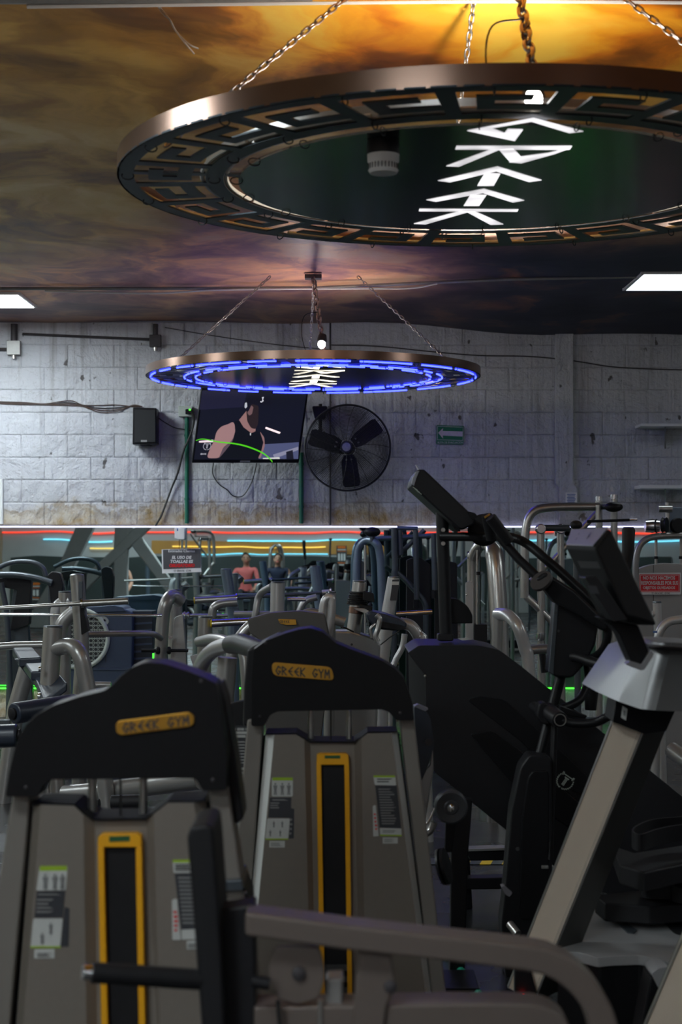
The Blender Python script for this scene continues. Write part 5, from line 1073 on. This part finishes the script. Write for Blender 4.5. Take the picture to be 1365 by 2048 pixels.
# silver arch tower
def arch_tower(label, D, sx=0, group=None, sign=False):
    t = thing('arch_tower', label, 'gym machine', (U(970+sx, 0, D).x, D, 0), group)
    m = MB(); P = [(946, fl(D)), (946, 1150), (948, 1115), (957, 1095), (970, 1088), (984, 1096), (990, 1115), (994, 1160), (1000, 1290), (1006, fl(D))]
    P3 = cat([U(x+sx, y, D+.3-.3*i/9) for i, (x, y) in enumerate(P)], 5); n = len(P3)
    m.tube(P3, [.036+.02*min(1, max(0, (i/n-.45)*6)) for i in range(n)], 18); m.build('arch', 'brushed' if not sign else 'silver', t)
    plate('side_plate', 'silver_pale', t, rnd([(932+sx, 1168), (940+sx, 1160), (948+sx, 1168), (948+sx, 1300), (948+sx, fl(D)), (932+sx, fl(D))], [3, 4, 3, 0, 0, 0]), D+.2, .03, .004)
    plate('front_plate', 'silver_pale', t, rnd([(932+sx, 1164), (948+sx, 1164), (949+sx, fl(D)), (932+sx, fl(D))], 3), D+.12, .015, .003)
    rod('guide_rod', 'brushed', t, U(955+sx, 1100, D+.1), U(955+sx, fl(D)-10, D+.1), .006); rod('lift_cable', 'cable', t, U(961+sx, 1090, D+.1), U(961+sx, fl(D)-10, D+.1), .003)
    MB().lathe([(.012, 0), (.012, .02)], U(957+sx, 1150, D+.1), (0, 0, 1), 12).build('cable_stop', 'rubber', t); MB().box(U(960+sx, 1330, D+.15), (.08, .14, .5)).build('weight_stack', 'black_soft', t, .004)
    for y in (1190, 1240): MB().ball(U(934+sx, y, D+.11), .005, 8, 6).build('bolt', 'chrome', t)
    return t
arch_tower('tall silver arch tower behind the cross trainer post', 10.2)
# chrome pulley frame
D = 11.2; t = thing('pulley_machine', 'silver overhead press frame with a round end pad, behind the treadmill console', 'gym machine', (U(1130, 0, D).x, D, 0))
pipe('bent_tube', 'brushed', t, [(1050, 1196, D), (1050, 1060, D), (1062, 1024, D), (1090, 1014, D), (1200, 1013, D)], .0285, curve=False, fillet=.15, n=18)
pipe('diagonal_tube', 'brushed', t, [(1052, 1192, D), (1110, 1248, D), (1150, 1290, D)], .024); pipe('diagonal_tube', 'brushed', t, [(1062, 1162, D+.1), (1110, 1118, D+.1), (1195, 1025, D+.1)], .019)
for x, d_ in ((1082, 0), (1122, .1)):
    post(t, x, 1062, x+3, D+d_, .026, 'brushed', cap=False); j = MB().lathe([(.03, -.04), (.034, -.03), (.034, .03), (.03, .04)], U(x, 1058, D+d_), (0, 1, 0), 18).build('joint', 'chrome', t, .004)
rod('cross_axle', 'steel_dark', t, U(1082, 1056, D), U(1140, 1056, D), .022); MB().ball(U(1228, 1014, D-.1), (.062, .05, .033), 20, 10).build('end_pad', 'black_soft', t); rod('pad_stem', 'steel_dark', t, U(1195, 1014, D), U(1226, 1014, D-.1), .018)
for x, y in ((1199, 996), (1229, 992)):
    o = rod('upper_post', 'brushed', t, U(x, y, D+.2), U(x, fl(D+.2), D+.2), .024, 16, .003); MB().lathe([(.026, 0), (.026, .03)], U(x, y+6, D+.2), (0, 0, 1), 16).build('ring', 'chrome', o)
rod('thin_handle', 'rubber', t, U(1175, 1043, D-.3), U(1260, 1040, D-.3), .009); rod('handle_tip', 'chrome', t, U(1260, 1040, D-.3), U(1275, 1039.5, D-.3), .0085); rod('stub_tube', 'brushed', t, U(1198, 1010, D-.05), U(1198, 1042, D-.05), .02)
rod('shock_rod', 'rubber', t, U(1083, 1290, D-.1), U(1090, 1345, D-.1), .022); MB().lathe([(.024, -.03), (.028, -.02), (.028, .02)], U(1082, 1272, D-.05), (0, 0, 1), 14).build('shock_cap', 'chrome', t)
pipe('base_arm', 'silver', t, [(1060, 1300, 10.6), (1100, 1298, 10.6), (1140, 1306, 10.6)], .03, curve=True); MB().ball(U(1153, 1050, 8.0), (.03, .03, .022), 16, 8).build('knob', 'rubber', t)
g = pipe('tall_grip', 'rubber', t, [(1258, 1054, 8.4), (1258, 1060, 8.4), (1257, 1100, 8.4), (1250, 1150, 8.4), (1246, 1200, 8.4)], [.025, .033, .03, .026, .024], n=18); rod('grip_stem', 'steel_dark', t, U(1246, 1195, 8.4), U(1240, fl(8.4), 8.4), .02); rod('knob_stem', 'steel_dark', t, U(1153, 1050, 8.0), U(1160, fl(8.0), 8.0), .016)
# light curved arm
t = thing('rowing_machine', 'pale curved tube frame between the cross trainer and the pulley frame', 'gym machine', (U(1040, 0, 9).x, 9, 0))
pipe('curved_arm', 'silver_pale', t, [(996, 1228, 9.2), (1016, 1232, 9.1), (1036, 1252, 9), (1050, 1295, 9), (1060, 1350, 9), (1076, fl(9), 9)], [.026, .028, .032, .036, .038, .042], curve=False, n=16) if False else MB().tube(cat(pp((996, 1228, 9.2), (1016, 1231, 9.1), (1036, 1252, 9), (1050, 1295, 9), (1060, 1350, 9), (1080, fl(9), 9))), .034, 16).build('curved_arm', 'silver_pale', t)
rod('rear_leg', 'silver', t, U(996, 1228, 9.2), U(985, fl(9.2), 9.2), .03)
# tower at right with red notice
D = 12.2; t = thing('cable_tower', 'grey cable tower at the right edge carrying a red notice', 'gym machine', (U(1330, 0, D).x, D, 0))
pipe('hoop', 'silver', t, [(1272, fl(D), D), (1272, 1120, D), (1278, 1092, D), (1296, 1075, D), (1330, 1071, D), (1410, 1071, D), (1440, 1120, D), (1440, fl(D), D)], .024, fillet=.1, n=16)
plate('shroud', 'silver', t, rnd([(1275, 1139), (1300, 1130), (1330, 1126), (1360, 1127), (1400, 1135), (1436, 1145), (1436, fl(D)), (1275, fl(D))], [3, 8, 8, 8, 8, 3, 0, 0]), D+.05, .12, .006); plate('shroud_seam', 'ink', t, rect(1307.5, 1130, 1308.5, 1420), D+.046, .006)
for x in (1313, 1363): rod('guide_rod', 'brushed', t, U(x, 1078, D+.1), U(x, 1200, D+.1), .011); MB().lathe([(.016, 0), (.016, .02)], U(x, 1118, D+.1), (0, 0, 1), 12).build('rod_stop', 'rubber', t)
for x, y, r in ((1310, 1052, .052), (1330, 1050, .056), (1356, 1051, .055)): o = MB().lathe([(r*.9, -.02), (r, -.016), (r*.86, 0), (r, .016), (r*.9, .02), (0, .02)], U(x, y, D), (.9 if x < 1350 else .15, -.4, 0), 24).build('pulley', 'black_soft', t)
MB().lathe([(.02, -.05), (.045, -.05), (.05, .0), (.045, .05)], U(1305, 1052, D), (1, 0, 0), 20).build('end_drum', 'chrome', t)
plate('head_plate', 'steel_blue', t, rect(1340, 1015, 1420, 1072), D+.12, .04, .004); rod('head_tube', 'brushed', t, U(1318, 1018, D+.05), U(1345, 1018, D+.05), .025); rod('head_post', 'brushed', t, U(1336, 1005, D+.08), U(1336, 1075, D+.08), .018)
s_ = plate('notice', 'paper', t, rnd([(1276, 1146), (1363, 1145), (1363, 1189), (1278, 1189.5)], 2), D-.01, .008, .001)
plate('red_field', 'red', s_, rnd(rect(1280, 1148.5, 1361, 1184), 2), D-.012, .002)
m = MB()
for q in (rect(1281.5, 1150, 1359.5, 1150.8), rect(1281.5, 1181.8, 1359.5, 1182.6), rect(1281.5, 1150, 1282.3, 1182.6), rect(1358.7, 1150, 1359.5, 1182.6)): m.px(q, D-.0128, .001)
m.build('border', 'paper', s_, smooth=False)
for s__, x0, x1, y0, y1 in (('NO NOS HACEMOS', 1287, 1351, 1152, 1159.5), ('RESPONSABLES POR SUS', 1283.5, 1357, 1162, 1170), ('OBJETOS OLVIDADOS', 1287, 1351, 1172.5, 1180)): letters('lettering', 'paper', s_, s__, lquad(x0, y0, x1, y1, D-.0126), bold=.02)
emblem('emblem', 'ink', s_, U(1306, 1186.7, D-.0106), .008); greek('lettering', 'ink', s_, 'GREEK GYM', lquad(1310, 1185, 1340, 1188.4, D-.0106))
t = thing('curl_bench', 'pale bent tube frame below the red notice at the right edge', 'gym machine', (U(1340, 0, 8.2).x, 8.2, 0))
pipe('bent_tube', 'silver_pale', t, [(1314, 1300, 8.2), (1318, 1270, 8.2), (1332, 1248, 8.2), (1355, 1240, 8.2), (1420, 1238, 8.2)], .021, curve=True, n=14); post(t, 1315, 1206, 1330, 8.6, .022, 'silver_pale'); rod('stub', 'silver_pale', t, U(1305, 1228, 8.6), U(1318, 1228, 8.6), .017); rod('leg', 'silver_pale', t, U(1314, 1298, 8.2), U(1310, fl(8.2), 8.2), .021); rod('leg', 'silver_pale', t, U(1420, 1238, 8.2), U(1425, fl(8.2), 8.2), .021)
pipe('floor_tube', 'silver', t, [(1345, 1500, 8.2), (1400, 1540, 8.0), (1470, 1560, 8.0)], .04); plate('blue_clip', 'blue_ink', t, rect(1308, 1262, 1316, 1266), 8.15, .02, .002)
# dark arch tower standing in for a reflection; dark frame close to the mirror
D = 13.4; t = thing('arch_tower', 'dark blue grey arch tower standing in for a mirror reflection, black wheel on top', 'gym machine', (U(715, 0, D).x, D, 0))
MB().tube(cat(pp((712, fl(D), D+.1), (713, 1180, D+.1), (716, 1110, D+.1), (724, 1088, D+.08), (738, 1080, D+.05), (752, 1086, D), (760, 1108, D), (764, 1180, D), (770, fl(D), D))), .032, 16).build('arch', 'steel_blue', t)
plate('side_plate', 'steel_dark', t, rnd([(712, 1126), (722, 1120), (732, 1128), (732, fl(D)), (712, fl(D))], [3, 4, 3, 0, 0]), D+.14, .03, .004); rod('guide_rod', 'brushed', t, U(731, 1090, D+.05), U(731, fl(D), D+.05), .009)
MB().ball(U(745, 1064, D), (.066, .05, .04), 20, 10).build('top_wheel', 'black_soft', t); rod('wheel_stem', 'steel_dark', t, U(745, 1066, D), U(745, 1084, D), .02); MB().ball(U(741, 1210, D+.02), .02).build('lock_knob', 'rubber', t)
D = 13.6; t = thing('pulley_machine', 'dark grey pulley frame against the mirror left of the cross trainer post', 'gym machine', (U(820, 0, D).x, D, 0))
for x, y0, y1, w_ in ((789, 1055, 1142, .026), (800, 1060, 1110, .02), (832, 1060, 1199, .022), (868, 1068, 1180, .022)): rod('hanging_tube', 'steel_dark', t, U(x, y0, D), U(x+2, y1, D), w_, 14)
for x, y in ((833, 1200), (869, 1181)): rod('tube_foot', 'rubber', t, U(x, y, D), U(x, y+16, D), .024)
pipe('brace', 'steel_dark', t, [(786, 1140, D+.05), (812, 1160, D+.05), (852, 1205, D+.05), (854, fl(D), D+.05)], .022, fillet=.05); pipe('brace', 'steel_dark', t, [(790, 1118, D+.1), (850, 1060, D+.1)], .02); rod('top_bar', 'steel_blue', t, U(745, 1078, D+.05), U(880, 1070, D+.05), .02); rod('cross_bar', 'steel_blue', t, U(795, 1056, D), U(836, 1057, D), .017)
plate('weight_cover', 'black_soft', t, rnd([(814, 1120), (838, 1112), (862, 1130), (866, fl(D+.3)), (812, fl(D+.3))], [3, 6, 4, 0, 0]), D+.3, .1, .005); post(t, 790, 1140, 786, D, .025, 'steel_dark', cap=False); plate('weight_cover', 'black_soft', t, rnd([(870, 1126), (888, 1120), (915, 1126), (918, fl(D+.25)), (870, fl(D+.25))], [3, 6, 4, 0, 0]), D+.25, .1, .005)
# blue evaporative cooler
D = 13.2; t = thing('evaporative_cooler', 'blue evaporative cooler with round white grille and three control knobs', 'cooler', (U(225, 0, D).x, D+.2, 0))
m = MB(); m.px(rnd([(140, 1216), (230, 1214), (262, 1222), (266, 1232), (262, fl(D)-6), (136, fl(D)-6)], [4, 6, 8, 4, 4, 4]), D, .36); m.build('housing', 'blue_cooler', t, .02, seg=3)
plate('top_lid', 'blue_cooler', t, rnd([(132, 1217), (228, 1211), (246, 1215), (252, 1223), (132, 1226)], 3), D-.03, .42, .008)
plate('side_louvre', pmat('louvre_dark', (.012, .018, .03), .5), t, rect(264, 1222, 306, 1362), D+.1, .24, .005)
for k in range(9): plate('louvre_slat', 'blue_cooler', t, [(266, 1232+k*14), (304, 1230+k*14), (304, 1233+k*14), (266, 1236+k*14)], D+.09, .012)
cg = U(158, 1277, D-.02); rg = 58*ppm(D)
MB().tube([cg+Vector((rg*math.cos(2*PI*k/48), -.005, rg*math.sin(2*PI*k/48))) for k in range(48)], .018, 10, closed=True).build('grille_ring', 'cream', t)
MB().lathe([(rg, 0), (rg, .01), (0, .01)], cg, (0, 1, 0), 40).build('grille_back', 'ink', t)
for k in range(13):
    z = -rg+2*rg*(k+.7)/13.4; w_ = math.sqrt(max(.0001, rg*rg-z*z))
    MB().box(cg+Vector((0, -.008, z)), (2*w_, .012, .006)).build('grille_slat', 'cream', t, smooth=False)
for k in range(-6, 7):
    for sg in (-1, 1):
        x0 = k*rg/6; pts_ = []
        m = MB(); zz = [-rg+2*rg*(q+.7)/13.4 for q in range(13)]
        for q in range(12):
            xa, xb = x0+sg*(.016 if q % 2 else -.016), x0-sg*(.016 if q % 2 else -.016)
            if max(abs(xa), abs(xb))**2+max(zz[q]**2, zz[q+1]**2) < (rg*.97)**2: m.tube([cg+Vector((xa, -.006, zz[q])), cg+Vector((xb, -.006, zz[q+1]))], .002, 4)
        if m.v: m.build('grille_wire', 'cream', t)
plate('control_panel', 'cream', t, rnd([(164, 1238), (172, 1228), (184, 1227), (214, 1235), (219, 1243), (214, 1251), (200, 1250), (166, 1243)], 4), D-.015, .03, .006)
for x, y in ((184, 1236.5), (197, 1238.5), (209, 1241)): MB().lathe([(.011, 0), (.011, -.014), (.008, -.018), (0, -.018)], U(x, y, D-.015), (0, 1, 0), 14).build('knob', 'black', t)
plate('water_gauge', 'ink', t, rect(211, 1303, 212.3, 1325), D-.004, .004); plate('base_tray', 'blue_cooler', t, rect(136, 1336, 264, 1341), D-.012, .02, .003)
for x in (150, 245): plate('caster', 'rubber', t, rect(x, fl(D)-8, x+14, fl(D)), D+.1, .06, .004)
# dark bike silhouette at the far left, a solid stand-in for a reflection
D = 13.3; t = thing('bike_reflection', 'dark exercise bike standing in for a reflection at the far left of the mirror', 'gym machine', (U(55, 0, D).x, D, 0))
pipe('handle', 'steel_dark', t, [(-20, 1144, D), (20, 1126, D), (60, 1124, D), (84, 1134, D), (92, 1152, D)], .02, curve=True); pipe('handle', 'steel_dark', t, [(-10, 1150, D-.1), (30, 1150, D-.1), (70, 1156, D-.1), (104, 1166, D-.1)], .026, curve=True)
plate('console', 'black_soft', t, rnd([(-20, 1160), (30, 1152), (62, 1158), (58, 1250), (20, 1262), (34, 1180), (-20, 1170)], 4), D+.02, .1, .008); plate('frame', 'steel_dark', t, [(28, 1170), (60, 1162), (56, 1240), (70, fl(D)), (10, fl(D)), (14, 1260)], D+.1, .08, .01)
pipe('tube', 'steel_dark', t, [(2, 1165, D-.05), (12, 1215, D-.05), (18, 1300, D-.05), (24, fl(D), D-.05)], .022); rod('seat_post', 'steel_dark', t, U(104, 1165, D), U(112, fl(D), D), .035); plate('seat_back', 'black_soft', t, rnd([(94, 1150), (104, 1142), (120, 1146), (126, 1168), (124, 1230), (104, 1230)], 5), D-.05, .1, .01)
# ---------------------------------------------------------------- what the mirror shows: the part of the room behind the camera
# slanted struts of the wide painted pillar
t = thing('slanted_pillar', 'wide painted grey pillar with slanted struts seen in the mirror at left', 'pillar', (-4.4, -1.0, 0))
V_ = 2*WY+1.0
def mv(px, py, dy=0.0):                       # place of a reflected point at mirrored distance
    D_ = V_+dy; return Vector(((px-CX)*D_/F, 2*WY-D_, EZ-(py-HY)*D_/F))
NS_ = [0]
def strut(a, b, w, name='strut', ext=1.35):
    NS_[0] += 1; A, B = mv(*a, .012*NS_[0]), mv(*b, .012*NS_[0]); B = A+(B-A)*max(1.0, A.z/(A.z-B.z)); A = A+(A-B)*.0
    top = A+(A-B).normalized()*((CZ-.05-A.z)/max(.05, (A-B).normalized().z))
    k = Vector((w/2, 0, 0)); MB().loft([[top-k+Vector((0, -.15, 0)), top+k+Vector((0, -.15, 0)), top+k+Vector((0, .15, 0)), top-k+Vector((0, .15, 0))], [B-k+Vector((0, -.15, 0)), B+k+Vector((0, -.15, 0)), B+k+Vector((0, .15, 0)), B-k+Vector((0, .15, 0))]]).build(name, 'concrete', t, .02)
strut((166, 1070), (108, 1180), .3); strut((268, 1074), (160, 1180), .26); strut((246, 1070), (244, 1180), .24); strut((268, 1074), (345, 1180), .24)
o = MB().box((3.8, FY+.3, CZ/2), (.6, .5, CZ)).build('pillar', 'concrete', None, .01); tag(o, 'plain painted pillar behind the camera', 'pillar')
# poster boards seen reflected
def poster(px0, py0, px1, py1, label):
    D_ = 2*WY-FY-.35; t = thing('poster', label, 'poster', Vector(((px0+px1)/2-CX, 0, 0))*D_/F+Vector((0, FY+.3, EZ-(py1-HY)*D_/F)))
    def R(a, b, c, d, k): return [Vector(((x-CX)*D_/F, FY+.3+k, EZ-(y-HY)*D_/F)) for x, y in rect(a, b, c, d)]
    MB().prism(R(px0, py0, px1, py1, -.03), (0, .03, 0)).build('board', 'ink', t, smooth=False); h = py1-py0
    for a, b, m_ in ((.02, .13, 'orange'), (.17, .21, 'paper'), (.24, .27, 'orange'), (.74, .78, 'orange'), (.83, .87, 'paper')): MB().prism(R(px0+2, py0+h*a, px1-2, py0+h*b, 0), (0, .003, 0)).build('band', m_, t, smooth=False)
    w = px1-px0
    for q in (.15, .42, .68): MB().prism(R(px0+w*q, py0+h*.36, px0+w*(q+.17), py0+h*.66, 0), (0, .003, 0)).build('picture', 'paper', t, smooth=False)
poster(675, 1093, 695, 1134, 'black and orange poster reflected in the middle of the mirror'); poster(57, 1164, 82, 1205, 'black and orange poster reflected at the left of the mirror')
# machines standing behind the camera, copies of those in front
def copies(root, spots, name_label):
    for i, (x, y, rz, lab) in enumerate(spots): dup(root, (x, y, 0), rz, lab)
O = bpy.data.objects
AT = [o for o in O if o.get('category') and o.name.startswith('arch_tower')]
PF = [o for o in O if o.get('category') and o.name.startswith('pulley_machine')]
dup(AT[0], (.55, -3.6, 0), PI*.8, 'silver arch tower standing behind the camera at right, seen in the mirror')
dup(AT[0], (-1.3, -6.2, 0), .6, 'silver arch tower near the front wall behind the camera')
dup(PF[0], (-2.6, -2.6, 0), 2.4, 'silver press frame behind the camera at left, seen in the mirror')
dup(PF[0], (3.2, -3.0, 0), PI, 'silver press frame behind the camera at right')
OB = [o for o in O if o.get('category') == 'bench' and o.name.startswith('olympic_bench')]
dup(OB[0], (1.6, -5.6, 0), PI, 'bench stand behind the camera at right near the front wall')
dup(OB[1], (-3.4, -5.2, 0), PI*.9, 'bench stand behind the camera near the man in black')
# ---------------------------------------------------------------- people seated behind the camera, seen in the mirror
def person(label, loc, face, cloth, hairm, legs, sleeve='skin', lean=.15):
    t = thing('person', label, 'person', loc)
    J = dict(pel=(0, 0, .5), sp=(0, .05+lean*.3, .72), ch=(0, .05+lean*.75, .9), nk=(0, .06+lean, 1.06), hd=(0, .09+lean*1.15, 1.17))
    for s, k in ((-1, 'l'), (1, 'r')):
        J[k+'hip'] = (s*.1, .03, .49); J[k+'kn'] = (s*.14, .47, .5); J[k+'an'] = (s*.14, .45, .09); J[k+'to'] = (s*.15, .6, .05)
        J[k+'sh'] = (s*.18, .05+lean*.9, 1.0); J[k+'el'] = (s*.25, .2, .76); J[k+'wr'] = (s*.19, .4, .62); J[k+'pm'] = (s*.18, .47, .59)
    E = [('pel', 'sp'), ('sp', 'ch'), ('ch', 'nk'), ('nk', 'hd')]
    for k in 'lr': E += [('pel', k+'hip'), (k+'hip', k+'kn'), (k+'kn', k+'an'), (k+'an', k+'to'), ('ch', k+'sh'), (k+'sh', k+'el'), (k+'el', k+'wr'), (k+'wr', k+'pm')]
    RAD = dict(pel=.13, sp=.11, ch=.125, nk=.052, hd=.06, hip=.088, kn=.06, an=.042, to=.035, sh=.058, el=.042, wr=.029, pm=.032)
    for s, k in ((-1, 'l'), (1, 'r')):           # five fingers per hand
        b = Vector(J[k+'pm'])
        for f in range(4):
            J[f'{k}f{f}a'] = tuple(b+Vector(((f-1.5)*.019, .04, .004))); J[f'{k}f{f}b'] = tuple(b+Vector(((f-1.5)*.02, .07+.006*(f in (1, 2)), -.012)))
            E += [(k+'pm', f'{k}f{f}a'), (f'{k}f{f}a', f'{k}f{f}b')]
        J[k+'ta'] = tuple(b+Vector((-s*.035, .0, .0))); J[k+'tb'] = tuple(b+Vector((-s*.05, .03, -.008))); E += [(k+'pm', k+'ta'), (k+'ta', k+'tb')]
    names = list(J); me = bpy.data.meshes.new('body'); me.from_pydata([J[n] for n in names], [(names.index(a), names.index(b)) for a, b in E], [])
    o = link(bpy.data.objects.new('body', me)); sk = o.modifiers.new('skin', 'SKIN'); o.modifiers.new('sub', 'SUBSURF').levels = 2
    for i, n in enumerate(names):
        r = RAD.get(n) or RAD.get(n[1:]) or .0095; v = me.skin_vertices[0].data[i]; v.radius = (r, r*(.8 if n in ('sp', 'ch') else 1)); v.use_root = (n == 'pel')
    bpy.context.view_layer.update(); ev = o.evaluated_get(bpy.context.evaluated_depsgraph_get()); m2 = bpy.data.meshes.new_from_object(ev); bpy.data.objects.remove(o)
    m2.materials.clear()
    for q in ('skin', cloth, legs): m2.materials.append(M[q])
    for p in m2.polygons:
        c = p.center; arm = abs(c.x) > .2 and c.z > .55 or (c.y > .36 and c.z > .54)
        p.material_index = 2 if c.z < .56 and not arm else (0 if c.z > 1.045+lean*.0 or (arm and (sleeve == 'skin' or c.y > .36)) else 1); p.use_smooth = True
    o = link(bpy.data.objects.new('body', m2), t)
    h = Vector(loc)+Vector((0, .09+lean*1.15, 1.2)); hm = MB(); hm.ball(h, (.074, .092, .115), 18, 12); hm.ball(h+Vector((0, .088, -.012)), (.014, .02, .024), 8, 6)
    for s in (-1, 1): hm.ball(h+Vector((s*.076, -.005, -.01)), (.012, .022, .03), 8, 6)
    hd = hm.build('head', 'skin', t)
    fc_ = MB()
    for s in (-1, 1): fc_.ball(h+Vector((s*.03, .083, .012)), (.012, .008, .007), 8, 6); fc_.box(h+Vector((s*.03, .087, .034)), (.034, .008, .007))
    fc_.build('eyes', 'hair', hd); MB().ball(h+Vector((0, .084, -.055)), (.026, .01, .007), 10, 6).build('mouth', 'coral', hd)
    hr = MB(); hr.ball(h+Vector((0, -.02, .03)), (.084, .094, .105), 18, 12)
    if face: hr.ball(h+Vector((0, -.1, .06)), .045, 10, 8)
    hr.build('hair', hairm, t)
    s = thing('exercise_bench', 'seat under '+label[:1].lower()+label[1:], 'bench', loc)
    MB().box(Vector(loc)+Vector((0, .08, .36)), (.34, .6, .07)).build('pad', 'vinyl', s, .02); MB().box(Vector(loc)+Vector((0, .08, .17)), (.08, .3, .32)).build('leg', 'steel_dark', s, .01); MB().box(Vector(loc)+Vector((0, .08, .02)), (.4, .5, .04)).build('foot', 'steel_dark', s, .01)
    return t
def behind(px, D_): return Vector(((px-CX)*D_/F, 2*WY-D_, 0))
person('seated person in a coral top and black trousers, reflected in the mirror', behind(492, 35.5), True, 'coral', 'hair', 'blackcloth', 'coral')
person('seated person with brown hair in a black shirt, reflected at left', behind(243, 33.5), False, 'blackcloth', 'brown_hair', 'blackcloth')
person('seated person with black hair in a navy shirt, reflected in the middle', behind(556, 34.2), False, 'navy', 'hair', 'blackcloth')
